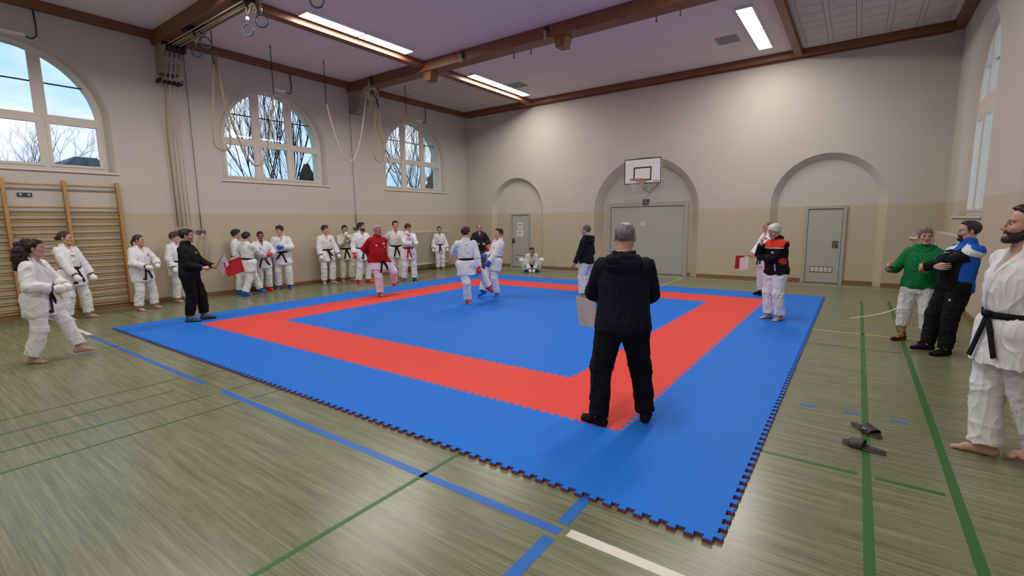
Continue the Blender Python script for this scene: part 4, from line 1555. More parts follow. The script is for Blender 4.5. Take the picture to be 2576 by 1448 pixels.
    for i in range(2):
        fg = .92 if female else 1.0
        F.cone(T((sw * .4) * (1 if i == 0 else -1), -.012, .280), sh[i], .026 * H, .033 * H * fg, k=.035)
        F.cone(sh[i], el[i], .034 * H * g * fg, .0255 * H * fg, k=.02)
        m_ = el[i] + (wr[i] - el[i]) * .3
        F.cone(el[i], m_, .0255 * H * fg, .0265 * H * fg, k=.01)
        F.cone(m_, wr[i], .0265 * H * fg, .0165 * H * fg, k=.01)
        F.cone(hp[i], kn[i], .054 * H * g, .034 * H, k=.02)
        m_ = kn[i] + (an[i] - kn[i]) * .3 + fR[i] @ np.array([0, -.006 * H, 0])
        F.cone(kn[i], m_, .034 * H, .035 * H, k=.012)
        F.cone(m_, an[i], .035 * H, .021 * H, k=.012)
        # foot
        fs = H * .152 / .265
        def Q(x, y, z):
            return an[i] + fR[i] @ (np.array([x, y, z - .078 * (H / 1.75)]) * 1.0) * fs / (fs if fs > 0 else 1)
        sc = fs
        def Q(x, y, z):
            return an[i] + fR[i] @ (np.array([x * sc, y * sc, z * sc - .045 * H]))
        sg = 1 if i == 0 else -1
        F.cone(an[i], Q(0, -.040, .036), .022 * H, .034 * sc, k=.012)
        F.cone(Q(0, -.045, .030), Q(0.004 * -sg, .09, .026), .031 * sc, .030 * sc, k=.015)
        F.cone(Q(0, -.01, .066), Q(-.008 * sg, .105, .030), .034 * sc, .024 * sc, k=.015)
        F.cone(Q(.022 * sg, .075, .022), Q(-.022 * sg, .120, .022), .022 * sc, .022 * sc, k=.012)
        for j, (tx, ty, tr) in enumerate(((-.027, .178, .0135), (-.004, .180, .0105), (.012, .172, .0098), (.026, .160, .0095), (.038, .145, .0092))):
            F.cone(Q((tx * .8) * sg, .122, .020), Q(tx * sg, ty - tr, .012), tr * sc * 1.05, tr * sc, k=.004)
        o_, nz = an[i] + fR[i] @ np.array([0, 0, -.045 * H]), fR[i][:, 2]
        if abs(nz[2]) > .2:
            F.cut(lambda X, Y, Z, o_=o_, nz=nz: (X - o_[0]) * nz[0] + (Y - o_[1]) * nz[1] + (Z - o_[2]) * nz[2], o_ - .22, o_ + np.array([.22, .22, .03]))
        # hand
        d, n_, s_ = hf[i]
        hsz = H / 1.75 * (1.0 if not female else .93)
        def B(a, b, c, w0=wr[i]):
            return w0 + (d * a + s_ * b + n_ * c) * hsz
        c_ = curl[i] if not gl[i] else 1.0
        for j, bx in enumerate((.031, .011, -.010, -.029)):
            F.cone(B(.010, bx * .55, 0), B(.090 - .004 * abs(j - 1), bx, 0), .016 * hsz, .0125 * hsz, k=.010)
        for j, (bx, l1_) in enumerate(((.032, .040), (.0105, .045), (-.0105, .042), (-.030, .033))):
            p = B(.090 - .004 * abs(j - 1), bx, .002)
            ang = 0.0
            r_ = .0092 * hsz
            for q in range(3):
                ang += c_ * (1.45, 1.5, 1.0)[q] * (1 + .06 * (j - 1))
                L_ = l1_ * (1.0, .68, .52)[q] * hsz
                e2 = p + (d * math.cos(ang) + n_ * math.sin(ang)) * L_ + s_ * (bx * .06 * (1 - c_))
                F.cone(p, e2, r_, r_ * .9, k=.003)
                p = e2
                r_ *= .9
        p = B(.022, .026, .006)
        t1 = B(.058, .048 - .014 * c_, .016 + .022 * c_)
        t2 = B(.088 - .006 * c_, .052 - .040 * c_, .020 + .034 * c_)
        t3 = B(.110 - .018 * c_, .052 - .062 * c_, .022 + .040 * c_)
        F.cone(p, t1, .0155 * hsz, .0125 * hsz, k=.008)
        F.cone(t1, t2, .0120 * hsz, .0108 * hsz, k=.003)
        F.cone(t2, t3, .0108 * hsz, .0090 * hsz, k=.003)
    # head
    def h_(x, y, z):
        return HC + Rh @ (np.array([x, y, z]) * hs)
    jw = .92 if female else 1.0
    F.ell(h_(0, -.012, .036), np.array([.076, .096, .083]) * hs, Rh, k=.012)
    F.ell(h_(0, .022, -.038), np.array([.060 * jw, .068, .080]) * hs, Rh, k=.025)
    F.cone(h_(.050 * jw, -.002, -.055), h_(.017, .066, -.098), .020 * hs, .018 * hs, k=.018)
    F.cone(h_(-.050 * jw, -.002, -.055), h_(-.017, .066, -.098), .020 * hs, .018 * hs, k=.018)
    F.cone(h_(-.010, .074, -.098), h_(.010, .074, -.098), .019 * hs, .019 * hs, k=.015)
    for sx in (1, -1):
        F.ell(h_(.042 * sx, .058, -.024), np.array([.026, .024, .022]) * hs, Rh, k=.018)
        F.ellcut(h_(.032 * sx, .098, .002), np.array([.020, .014, .013]) * hs, Rh, k=.010)
        F.cone(h_(.014 * sx, .086, .021), h_(.046 * sx, .076, .024), .0105 * hs, .009 * hs, k=.010)
        F.ell(h_(.079 * sx, -.012, -.006), np.array([.009, .020, .032]) * hs, Rh @ Rz(-.35 * sx), k=.006)
        F.ellcut(h_(.089 * sx, -.008, -.004), np.array([.006, .010, .018]) * hs, Rh @ Rz(-.35 * sx), k=.004)
    F.cone(h_(0, .089, .012), h_(0, .107, -.029), .0080 * hs, .0112 * hs, k=.010)
    for sx in (1, -1):
        F.ell(h_(.0115 * sx, .097, -.036), np.array([.0095, .012, .009]) * hs, Rh, k=.006)
    F.cone(h_(-.019, .083, -.062), h_(.019, .083, -.062), .0085 * hs, .0085 * hs, k=.008)
    F.cone(h_(-.017, .082, -.073), h_(.017, .082, -.073), .0088 * hs, .0088 * hs, k=.007)
    F.ellcut(h_(0, .096, -.0675), np.array([.026, .012, .0022]) * hs, Rh, k=.004)
    V, FF = F.mesh()
    # pigment
    loc = (V - HC) @ Rh / hs
    col = np.empty((len(V), 3), np.float32)
    col[:] = skin
    headm = (np.abs(loc) < .16).all(1)
    def blob(c, r):
        q = (loc - np.array(c)) / np.array(r)
        return np.clip(1.25 - np.sqrt((q * q).sum(1)), 0, 1) * 2.2 * headm
    def mixc(w_, c):
        w2 = np.clip(w_, 0, 1)[:, None]
        col[:] = col * (1 - w2) + np.array(c, np.float32) * w2
    hc = np.array(haircol)
    sk = np.array(skin)
    mixc(blob((0, .09, -.068), (.022, .03, .0105)) * .75, sk * np.array([.80, .52, .50]))
    for sx in (1, -1):
        mixc(blob((.031 * sx, .085, .0265), (.020, .03, .0052)) * .9, hc * .7 + sk * .15)
        if hres > .0036:
            mixc(blob((.031 * sx, .085, .001), (.0135, .03, .0048)), (.045, .03, .025))
        mixc(blob((.05 * sx, .06, -.03), (.022, .03, .018)) * .22, sk * np.array([1.08, .78, .74]))
    if beard == 'stubble':
        mixc(np.clip(np.clip((-.035 - loc[:, 2]) / .02, 0, 1) * np.clip((loc[:, 1] - .0) / .03, 0, 1) * headm * (loc[:, 2] > -.16), 0, 1) * .45, hc + sk * .1)
    if hair == 'buzz':
        zl = np.interp(loc[:, 1], [-.12, -.05, -.01, .02, .04, .065, .1], [-.08, -.06, -.02, .0, .04, .072, .09])
        mixc(np.clip((loc[:, 2] - zl) / .012, 0, 1) * headm * .6, hc)
    body = mesh_from('body', V, FF, M_skin, root, col)
    # eyes
    if hres <= .0036:
        for sx in (1, -1):
            c = h_(.0315 * sx, .0735, .001)
            n1, n2 = 14, 10
            vv, cc = [], []
            for a in range(n2 + 1):
                th = PI * a / n2
                for b in range(n1):
                    ph = 2 * PI * b / n1
                    dloc = np.array([math.sin(th) * math.cos(ph), math.cos(th), math.sin(th) * math.sin(ph)])
                    vv.append(c + Rh @ dloc * .0128 * hs)
                    cc.append((.02, .012, .01) if th < .80 else (.40, .37, .35))
            ff = [(a * n1 + b, a * n1 + (b + 1) % n1, (a + 1) * n1 + (b + 1) % n1, (a + 1) * n1 + b) for a in range(n2) for b in range(n1)]
            mesh_from('eye', np.array(vv), np.array(ff)[:, ::-1], M_eye, root, np.array(cc))

    # ---- hair
    if hair and hair != 'buzz':
        hl = HC + Rh @ np.array([0, -.03, .0]) * hs
        ext = .30 if hair == 'curly' else .22
        lo2, hi2 = hl - ext - (.0 if hair != 'curly' else .08), hl + ext
        Fh = Field(lo2, hi2, max(hres, .0045) if hair != 'curly' else .0058)
        th = {'short': .015, 'crop': .009, 'tousled': .020, 'quiff': .014, 'bowl': .020, 'slick': .012, 'bun': .010, 'ponytail': .010, 'pony_side': .012, 'curly': .020, 'ring': .006, 'white': .020, 'pixie': .016}[hair]
        Fh.ell(h_(0, -.014, .038), np.array([.0775 + th * .55, .098 + th * .8, .083 + th]) * hs, Rh)
        if hair in ('tousled', 'quiff', 'white', 'bowl', 'pixie', 'short', 'slick'):
            Fh.ell(h_(0, .028, .092), np.array([.062, .056, .030 + th * .5]) * hs, Rh, k=.02)
        # hairline
        if hair == 'ring':
            ys, zs = [-.13, -.06, -.02, .005, .012, .02, .2], [-.085, -.075, -.05, -.02, .06, .3, .3]
        elif hair in ('bowl',):
            ys, zs = [-.13, -.06, -.02, .02, .045, .07, .2], [-.08, -.07, -.035, -.018, .02, .042, .045]
        elif hair in ('tousled', 'pixie', 'white'):
            ys, zs = [-.13, -.06, -.02, .008, .03, .05, .07, .2], [-.085, -.07, -.03, -.02, .015, .045, .058, .062]
        else:
            ys, zs = [-.13, -.06, -.02, .008, .025, .045, .07, .2], [-.085, -.070, -.03, -.015, .015, .055, .078, .090]
        if hair == 'slick':
            zs = [-.10, -.085, -.03, -.02, .025, .075, .098, .11]
        ysn, zsn = np.array(ys, np.float32), np.array(zs, np.float32)
        R32, HC32 = Rh.astype(np.float32), HC.astype(np.float32)
        def below(X, Y, Z):
            x, y, z = (X - HC32[0]), (Y - HC32[1]), (Z - HC32[2])
            ly = (x * R32[0, 1] + y * R32[1, 1] + z * R32[2, 1]) / hs
            lz = (x * R32[0, 2] + y * R32[1, 2] + z * R32[2, 2]) / hs
            return (lz - np.interp(ly, ysn, zsn).astype(np.float32)) * hs * .8
        Fh.cut(below, lo2, hi2, k=.006)
        if hair == 'ring':
            Fh.ellcut(h_(0, .035, .115), np.array([.072, .112, .066]) * hs, Rh, k=.012)
        if hair in ('bun',):
            Fh.ell(h_(0, -.125, .0), np.array([.040, .034, .040]) * hs, Rh, k=.015)
        if hair in ('ponytail', 'pony_side'):
            sx = .0 if hair == 'ponytail' else -.055
            a0, a1, a2 = h_(sx * .4, -.105, .03), h_(sx, -.140 if sx == 0 else -.09, -.03), h_(sx * 1.3, -.125 if sx == 0 else -.05, -.15)
            Fh.cone(a0, a1, .020 * hs, .024 * hs, k=.015)
            Fh.cone(a1, a2, .024 * hs, .010 * hs, k=.012)
        if hair == 'curly':
            for (x, y, z, r) in ((0, -.09, .075, .062), (.0, -.135, .03, .075), (.03, -.15, -.05, .085), (-.04, -.15, -.06, .085), (.04, -.16, -.14, .085), (-.03, -.17, -.15, .09), (.02, -.165, -.225, .075), (-.05, -.15, -.22, .075), (.0, -.15, -.29, .05), (.07, -.10, -.06, .05), (-.07, -.10, -.06, .05), (.08, -.11, -.15, .05), (-.08, -.11, -.16, .05)):
                Fh.ell(h_(x, y, z), np.array([r * .8, r * .85, r]) * hs, Rh, k=.02)
        idx, Pn = Fh.near(.03)
        Lp = ((Pn - HC) @ Rh / hs).astype(np.float32)
        amp = {'curly': .024, 'tousled': .014, 'bowl': .007, 'white': .007, 'pixie': .008, 'quiff': .010, 'short': .008, 'slick': .006}.get(hair, .005)
        if hair == 'curly':
            nn = vnoise(Lp, (34, 34, 30), seed) + .6 * vnoise(Lp, (75, 75, 60), seed + 3)
            Fh.v[idx] -= ((nn - .8) * amp).astype(np.float32)
        else:
            nn = vnoise(Lp, (70, 22, 26), seed) + .5 * vnoise(Lp, (140, 45, 50), seed + 1)
            Fh.v[idx] -= ((nn - .75) * amp).astype(np.float32)
        Vh, Fc = Fh.mesh()
        lh = ((Vh - HC) @ Rh / hs).astype(np.float32)
        st = vnoise(lh, (160, 30, 40), seed + 5) if hair != 'curly' else vnoise(lh, (50, 50, 50), seed + 5)
        hcv = np.array(haircol)[None] * (.5 + 1.0 * st[:, None])
        mesh_from('hair', Vh, Fc, M_hairm, root, hcv)
    if beard in ('full', 'goatee'):
        Fb = Field(HC - .13, HC + .15, max(.0035, hres))
        Fb.ell(h_(0, .022, -.038), np.array([.060 * jw + .0045, .068 + .005, .080 + .005]) * hs, Rh)
        Fb.cone(h_(.050, -.002, -.055), h_(.017, .066, -.098), .0238 * hs, .0225 * hs, k=.018)
        Fb.cone(h_(-.050, -.002, -.055), h_(-.017, .066, -.098), .0238 * hs, .0225 * hs, k=.018)
        Fb.cone(h_(-.010, .074, -.100), h_(.010, .074, -.100), .0245 * hs, .0245 * hs, k=.015)
        Fb.cone(h_(-.022, .080, -.052), h_(.022, .080, -.052), .0115 * hs, .0115 * hs, k=.008)
        R32, HC32 = Rh.astype(np.float32), HC.astype(np.float32)
        if beard == 'full':
            ysb, zsb = np.array([-.13, -.03, .0, .02, .05, .07, .075, .2], np.float32), np.array([-.3, -.25, -.01, -.025, -.050, -.050, -.046, -.046], np.float32)
        else:
            ysb, zsb = np.array([-.13, .045, .055, .07, .075, .2], np.float32), np.array([-.3, -.3, -.085, -.055, -.047, -.047], np.float32)
        def above(X, Y, Z):
            x, y, z = (X - HC32[0]), (Y - HC32[1]), (Z - HC32[2])
            ly = (x * R32[0, 1] + y * R32[1, 1] + z * R32[2, 1]) / hs
            lz = (x * R32[0, 2] + y * R32[1, 2] + z * R32[2, 2]) / hs
            return np.minimum((np.interp(ly, ysb, zsb).astype(np.float32) - lz), (lz + .16)) * hs * .8
        Fb.cut(above, HC - .14, HC + .16, k=.004)
        if beard == 'full':
            Fb.cut(lambda X, Y, Z: (((X - HC32[0]) * R32[0, 1] + (Y - HC32[1]) * R32[1, 1] + (Z - HC32[2]) * R32[2, 1]) / hs + .004) * hs, HC - .14, HC + .16, k=.004)
        Fb.ellcut(h_(0, .10, -.069), np.array([.021, .022, .0085]) * hs, Rh, k=.004)
        idx, Pn = Fb.near(.02)
        Lp = ((Pn - HC) @ Rh / hs).astype(np.float32)
        Fb.v[idx] -= ((vnoise(Lp, (90, 90, 60), seed) - .5) * .006).astype(np.float32)
        if (Fb.v < 0).any():
            Vb, Fc = Fb.mesh()
            lb = ((Vb - HC) @ Rh / hs).astype(np.float32)
            mesh_from('beard', Vb, Fc, M_hairm, root, np.array(haircol)[None] * (.7 + .7 * vnoise(lb, (120, 120, 60), 3)[:, None]))

    # ---- clothes
    def fold(Fd, amp, sd, limb=()):
        idx, Pn = Fd.near(.03)
        Pn = Pn.astype(np.float32)
        n1 = vnoise(Pn, (7, 7, 4), sd)
        n2 = vnoise(Pn + (n1[:, None] * .20), (15, 15, 3.6), sd + 2)
        n3 = vnoise(Pn @ np.array([[.8, -.5, .33], [.6, .67, -.44], [0, .55, .83]], np.float32), (24, 5, 11), sd + 4)
        f_ = (1 - np.abs(2 * n2 - 1)) ** 3 * 1.3 + (1 - np.abs(2 * n3 - 1)) ** 3 * 1.0 + n1 * .6 - 1.0
        for (a, b) in limb:                     # crumple near a joint: folds run across the limb
            a, b = np.asarray(a, np.float32), np.asarray(b, np.float32)
            dd = np.sqrt(((Pn - a) ** 2).sum(1))
            w_ = np.exp(-(dd / .11) ** 2)
            ax_ = unit(b).astype(np.float32)
            u = Pn @ ax_
            rr_ = np.sin(u * 95 + 6 * vnoise(Pn, (14, 14, 14), sd + 5))
            f_ = f_ + w_ * rr_ * .40
        Fd.v[idx] -= (f_ * amp).astype(np.float32)
    def paint(V, base):
        c = np.empty((len(V), 3), np.float32)
        c[:] = base
        if colorfn is not None:
            Lt = ((V - P) @ Rt / H)
            da = [np.linalg.norm(np.cross(V - sh[i], unit(el[i] - sh[i])), axis=1) for i in range(2)]
            colorfn(c, Lt, V, dict(sh=sh, el=el, wr=wr, H=H, n=vnoise(V.astype(np.float32), (20, 20, 20), 1)))
        return c
    bot_base = np.array(botcol if botcol is not None else topcol)
    cres = res * .9
    # trousers
    Fp = Field(lo, hi, cres)
    Fp.loft(P, Rz(twist * .3), [(-.09 * H, .085 * H, .07 * H, 0), (-.03 * H, .103 * H, .080 * H, -.008 * H), (.02 * H, .099 * H, .075 * H, -.008 * H), (.06 * H, .088 * H, .066 * H, 0)], g=(g, g))
    if bottom == 'gi':
        rt_, rk, rhm = .066 * H * g, .051 * H, .051 * H
        hz = .068 if hem is None else hem
    elif bottom == 'baggy':
        rt_, rk, rhm = .064 * H * g, .052 * H, .043 * H
        hz = .07 if hem is None else hem
    else:
        rt_, rk, rhm = .066 * H * g, .046 * H, .043 * H
        hz = .06 if hem is None else hem
    cuffs = []
    def tube_end(Fd, e_, dn, r, L):
        # a flat open end: cut the limb beyond e_, then hollow the last bit
        Fd.cut(lambda X, Y, Z: -((X - e_[0]) * dn[0] + (Y - e_[1]) * dn[1] + (Z - e_[2]) * dn[2]), e_ - .16, e_ + .16)
        if r:
            a, ab = e_ - dn * L, dn * (L + .05)
            L2 = ab @ ab
            def tub(X, Y, Z):
                x, y, z = X - a[0], Y - a[1], Z - a[2]
                t = np.clip((x * ab[0] + y * ab[1] + z * ab[2]) / L2, 0, 1)
                return np.sqrt((x - t * ab[0]) ** 2 + (y - t * ab[1]) ** 2 + (z - t * ab[2]) ** 2) - r
            Fd.cut(tub, e_ - .13, e_ + .13)
    def merge(Fa, Fb, k):
        h = np.clip(.5 + .5 * (Fa.v - Fb.v) / k, 0, 1)
        Fa.v = Fa.v * (1 - h) + Fb.v * h - k * h * (1 - h)
    def like(Fa):
        Fb = Field.__new__(Field)
        Fb.ax = Fa.ax
        Fb.v = np.full_like(Fa.v, .3)
        return Fb
    for i in range(2):
        dn = unit(an[i] - kn[i])
        e_ = an[i] - dn * ((hz - .045) * H)
        Fp.cone(hp[i], kn[i] + (hp[i] - kn[i]) * .3, rt_, rk + (rt_ - rk) * .3, k=.03)
        Fl = like(Fp)
        Fl.cone(hp[i], kn[i], rt_, rk, k=0)
        Fl.cone(kn[i], e_ + dn * .04, rk, rhm, k=.02)
        tube_end(Fl, e_, dn, 0, .05)
        merge(Fp, Fl, .010)
        cuffs.append((e_, dn))
    fold(Fp, .0085 if bottom in ('gi', 'baggy') else .005, seed, [(kn[0], an[0] - kn[0]), (kn[1], an[1] - kn[1]), (cuffs[0][0], dn), (cuffs[1][0], dn)])
    Vp, Fc = Fp.mesh()
    trousers = mesh_from('trousers', Vp, Fc, M_cloth, root, np.broadcast_to(bot_base, (len(Vp), 3)))

    # top
    Ft = Field(lo, hi, cres, [(T(0, .05, .26) - .12, T(0, .05, .26) + .12, cres * .62)] if top == 'gi' else ())
    table = GI if top == 'gi' else HOOD
    if female:
        table = [(z, w_ * .95, d, y) for z, w_, d, y in table]
    if not skirt:
        table = [r for r in table if r[0] > -.05]
    tg = (g, g * (1 + .0))
    rows_t = [(z * H, w_ * H, d * H, y * H) for z, w_, d, y in table]
    Ft.loft(P, Rt, rows_t, g=tg)
    if belly:
        Ft.ell(T(0, .042 + belly * .012, .075), (.10 * H * g, (.058 + belly * .014) * H, .10 * H), Rt, k=.05)
    if top == 'gi':
        sr = (.045, .044, .041)
        slen = .86 if sleeve is None else sleeve
    elif top == 'track':
        sr = (.042, .038, .031)
        slen = .97 if sleeve is None else sleeve
    else:
        sr = (.043, .040, .029)
        slen = .97 if sleeve is None else sleeve
    cuf = []
    for i in range(2):
        sg = 1 if i == 0 else -1
        Ft.cone(T(sw * .45 * sg, -.012, .268), sh[i], .036 * H, sr[0] * H * .93, k=.035)
        Ft.cone(sh[i], sh[i] + (el[i] - sh[i]) * .5, sr[0] * H * g, (sr[0] * g + sr[1]) * .5 * H, k=.025)
        dn = unit(wr[i] - el[i])
        e_ = el[i] + dn * LF * slen
        Fl = like(Ft)
        Fl.cone(sh[i], el[i], sr[0] * H * g, sr[1] * H, k=0)
        Fl.cone(el[i], e_ + dn * .03, sr[1] * H, sr[2] * H, k=.02)
        tube_end(Fl, e_, dn, 0, .045)
        merge(Ft, Fl, .010)
        cuf.append((e_, dn))
    if top == 'gi' and skirt:
        for i in range(2):                        # the skirt follows a raised thigh
            m_ = hp[i] + (kn[i] - hp[i]) * .42
            Ft.cone(hp[i], m_, .082 * H * g, .078 * H, k=.03)
    fold(Ft, .0085 if top == 'gi' else .0065, seed + 11, [(el[0], wr[0] - el[0]), (el[1], wr[1] - el[1])])
    Rt32, P32 = Rt.astype(np.float32), P.astype(np.float32)
    def tl(X, Y, Z):
        x, y, z = X - P32[0], Y - P32[1], Z - P32[2]
        return [(x * Rt32[0, c] + y * Rt32[1, c] + z * Rt32[2, c]) / H for c in range(3)]
    if top == 'gi':
        # lapels crossing over the chest, left over right
        idx, Pn = Ft.near(.05)
        u, v_, w_ = tl(Pn[:, 0], Pn[:, 1], Pn[:, 2])
        front = v_ > .004
        lx = np.interp(w_, [.03, .20, .30, .345], [.060, .004, -.040, -.044])
        rx = np.interp(w_, [.20, .30, .345], [.004, .040, .044])
        l_on = (np.abs(u - lx) < .013) & front & (w_ > .065)
        r_on = (np.abs(u - rx) < .013) & front & (w_ > .19)
        d = Ft.v[idx]
        d = d - np.where(l_on | r_on, .0060, 0).astype(np.float32)
        d = d - np.where((~l_on) & front & (u < lx) & (w_ > .065) & (w_ < .22) & False, .003, 0).astype(np.float32)
        band = np.exp(-((w_ - ZBELT) / .011) ** 2)
        d = d + band.astype(np.float32) * .004
        slit = (np.abs(u - (.050 + .1 * (w_ - .06))) < .003) & front & (w_ < .05)
        d = d + np.where(slit, .005, 0).astype(np.float32)
        Ft.v[idx] = d
        def wedge(X, Y, Z):
            u, v_, w_ = tl(X, Y, Z)
            hw = np.interp(w_, [.19, .21, .30, .36], [-.012, -.002, .029, .034])
            return np.maximum(np.abs(u) - hw, -(v_ - (-.005))) * H
        c_ = T(0, .05, .27)
        Ft.cut(wedge, c_ - .16, c_ + .16, k=.004)
        nk0, nk1 = T(0, -.014, .30), HC + Rh @ np.array([0, -.018, -.05]) * hs
        def neckhole(X, Y, Z, a=nk0, b=nk1, r=.038 * H):
            ab = b - a
            L2 = ab @ ab
            x, y, z = X - a[0], Y - a[1], Z - a[2]
            t = np.clip((x * ab[0] + y * ab[1] + z * ab[2]) / L2, 0, 1)
            return np.sqrt((x - t * ab[0]) ** 2 + (y - t * ab[1]) ** 2 + (z - t * ab[2]) ** 2) - r
        Ft.cut(neckhole, nk0 - .1, nk1 + .1, k=.003)
    elif top == 'vneck':
        def wedge(X, Y, Z):
            u, v_, w_ = tl(X, Y, Z)
            hw = np.interp(w_, [.235, .24, .31, .36], [-.01, .0, .030, .036])
            return np.maximum(np.abs(u) - hw, -(v_ - (-.01))) * H
        c_ = T(0, .05, .27)
        Ft.cut(wedge, c_ - .16, c_ + .16, k=.006)
    if top in ('track', 'sweat'):
        a_, b_ = T(0, -.014, .30), T(0, -.004, .352)
        Ft.cone(a_, b_, .050 * H, .043 * H, k=.012)
        Ft.cut(lambda X, Y, Z, b_=b_, uu=Rt[:, 2]: -((X - b_[0]) * uu[0] + (Y - b_[1]) * uu[1] + (Z - b_[2]) * uu[2]), b_ - .1, b_ + .1)
    if underskirt:
        Fu = like(Ft)
        Fu.loft(P, Rp, [(z * H, w_ * H * .97, d * H * .97, y * H) for z, w_, d, y in GI if z < .05], g=(g, g))
        for i in range(2):
            m_ = hp[i] + (kn[i] - hp[i]) * .34
            Fu.cone(hp[i], m_, .078 * H * g, .074 * H, k=.03)
        fold(Fu, .0085, seed + 21)
    if top != 'gi':                               # the top lies over the waist of the trousers
        r_ = Ft.sub(P - .35, P + .35)
        sl_, (X, Y, Z) = r_
        w_ = ((X - P[0]) * Rt[0, 2] + (Y - P[1]) * Rt[1, 2] + (Z - P[2]) * Rt[2, 2]) / H
        under = Fp.v[sl_] if not underskirt else np.minimum(Fp.v[sl_], Fu.v[sl_])
        hemz = -.040 + .006 * np.sin(X * 23 + Y * 31)
        cover = np.maximum(np.maximum(under - .011, (hemz - w_) * H), (w_ - .09) * H)
        Ft.v[sl_] = np.minimum(Ft.v[sl_], cover)
    if underskirt:
        Vu, Fc = Fu.mesh()
        uo = mesh_from('jacket_skirt', Vu, Fc, M_cloth, root, np.broadcast_to(bot_base, (len(Vu), 3)))
    Vt, Fc = Ft.mesh()
    jname = {'gi': 'jacket', 'track': 'jacket', 'sweat': 'sweatshirt', 'hoodie': 'hoodie', 'vneck': 'sweater'}[top]
    jacket = mesh_from(jname, Vt, Fc, M_cloth, root, paint(Vt, topcol))

    if hood:
        Fo = Field(T(0, -.05, .30) - .24, T(0, -.05, .30) + .24, cres * .7)
        Fo.ell(T(0, -.072, .272), np.array([.074, .034, .062]) * H, Rt @ Rx(.22), k=.02)
        Fo.ell(T(0, -.066, .300), np.array([.080, .040, .034]) * H, Rt @ Rx(.35), k=.02)
        for sx in (1, -1):
            Fo.cone(T(.060 * sx, -.050, .305), T(.052 * sx, .020, .298), .022 * H, .018 * H, k=.025)
            Fo.cone(T(.052 * sx, .020, .298), T(.012 * sx, .060, .258), .018 * H, .011 * H, k=.02)
        Fo.ellcut(T(0, -.048, .338), np.array([.056, .044, .040]) * H, Rt @ Rx(.35), k=.014)
        def nh(X, Y, Z, a=T(0, -.012, .29), b=HC + np.array([0, 0, -.02]), r=.047 * H):
            ab = b - a
            L2 = ab @ ab
            x, y, z = X - a[0], Y - a[1], Z - a[2]
            t = np.clip((x * ab[0] + y * ab[1] + z * ab[2]) / L2, 0, 1)
            return np.sqrt((x - t * ab[0]) ** 2 + (y - t * ab[1]) ** 2 + (z - t * ab[2]) ** 2) - r
        Fo.cut(nh, T(0, 0, .3) - .25, T(0, 0, .3) + .25, k=.012)
        idx, Pn = Fo.near(.03)
        uu = np.abs(Pn @ Rt[:, 2])
        Pf = Pn.astype(np.float32)
        cr = 1 - np.abs(2 * vnoise(Pf, (7, 7, 26), seed) - 1)
        Fo.v[idx] -= ((cr ** 2 - .4) * .014 + (vnoise(Pf, (9, 9, 9), seed + 1) - .5) * .012).astype(np.float32)
        Vo, Fc = Fo.mesh()
        mesh_from('hood', Vo, Fc, M_cloth, root, np.broadcast_to(np.array(topcol), (len(Vo), 3)))

    def belt_ends(parent, ztop, lens, x0, black=False):
        for t_, dx in enumerate(tails):
            m_ = 8
            vv, ff = [], []
            L = lens[t_]
            rr_ = np.array(table)
            for i in range(m_ + 1):
                s_ = i / m_
                z = ztop - L * s_
                x = x0 + dx * (s_ ** .8) * 1.3
                D = np.interp(z, rr_[:, 0], rr_[:, 2]) * g
                W = np.interp(z, rr_[:, 0], rr_[:, 1]) * g
                yy = np.interp(z, rr_[:, 0], rr_[:, 3]) + D * math.sqrt(max(0, 1 - (x / W) ** 2)) + .012 + .006 * s_
                slope = dx * 1.3 / L
                for sx in (-1, 1):
                    for sy in (0, .004):
                        vv.append(T(x + sx * .0115, yy + sy, z + sx * .0115 * slope))
            for i in range(m_):
                a, b = i * 4, (i + 1) * 4
                ff += [(a, b, b + 2, a + 2), (a + 1, a + 3, b + 3, b + 1), (a, a + 1, b + 1, b), (a + 2, b + 2, b + 3, a + 3)]
            ff += [(0, 2, 3, 1), (m_ * 4, m_ * 4 + 1, m_ * 4 + 3, m_ * 4 + 2)]
            mesh_from('belt_end', np.array(vv, np.float32), np.array(ff), M_cloth, parent, np.broadcast_to(np.array(belt if belt is not None else (.008, .008, .01)), (len(vv), 3)))
    # ---- belt
    def ringpt(a, z, off):
        """point on the jacket outline at angle a (0 = front, towards the person's right), height z"""
        rr_ = np.array(table)
        W = np.interp(z, rr_[:, 0], rr_[:, 1]) * g + off
        D = np.interp(z, rr_[:, 0], rr_[:, 2]) * g + off
        yc = np.interp(z, rr_[:, 0], rr_[:, 3])
        return (W * math.sin(a), yc + D * math.cos(a), z)
    if belt is not None and top == 'gi':
        n = 56
        vv, ff = [], []
        hb = .0125
        for i in range(n):
            a = 2 * PI * i / n
            dz = -.004 * math.cos(a)
            for (z, off) in ((ZBELT - hb + dz, .006), (ZBELT - hb + dz, .0105), (ZBELT + hb + dz, .0105), (ZBELT + hb + dz, .006)):
                vv.append(T(*ringpt(a, z, off + .0015 * math.sin(3 * a))))
        for i in range(n):
            j = (i + 1) % n
            for k in range(4):
                ff.append((i * 4 + k, j * 4 + k, j * 4 + (k + 1) % 4, i * 4 + (k + 1) % 4))
        # knot
        kc = ringpt(.05, ZBELT, .016)
        b0 = len(vv)
        for sx, sy, sz in ((-1, -1, -1), (1, -1, -1), (1, 1, -1), (-1, 1, -1), (-1, -1, 1), (1, -1, 1), (1, 1, 1), (-1, 1, 1)):
            tap = .8 if sy > 0 else 1.0
            vv.append(T(kc[0] + sx * .017 * tap, kc[1] + sy * .008, kc[2] - .003 + sz * .013 * tap))
        for q in ((0, 3, 2, 1), (4, 5, 6, 7), (0, 1, 5, 4), (1, 2, 6, 5), (2, 3, 7, 6), (3, 0, 4, 7)):
            ff.append(tuple(b0 + t_ for t_ in q))
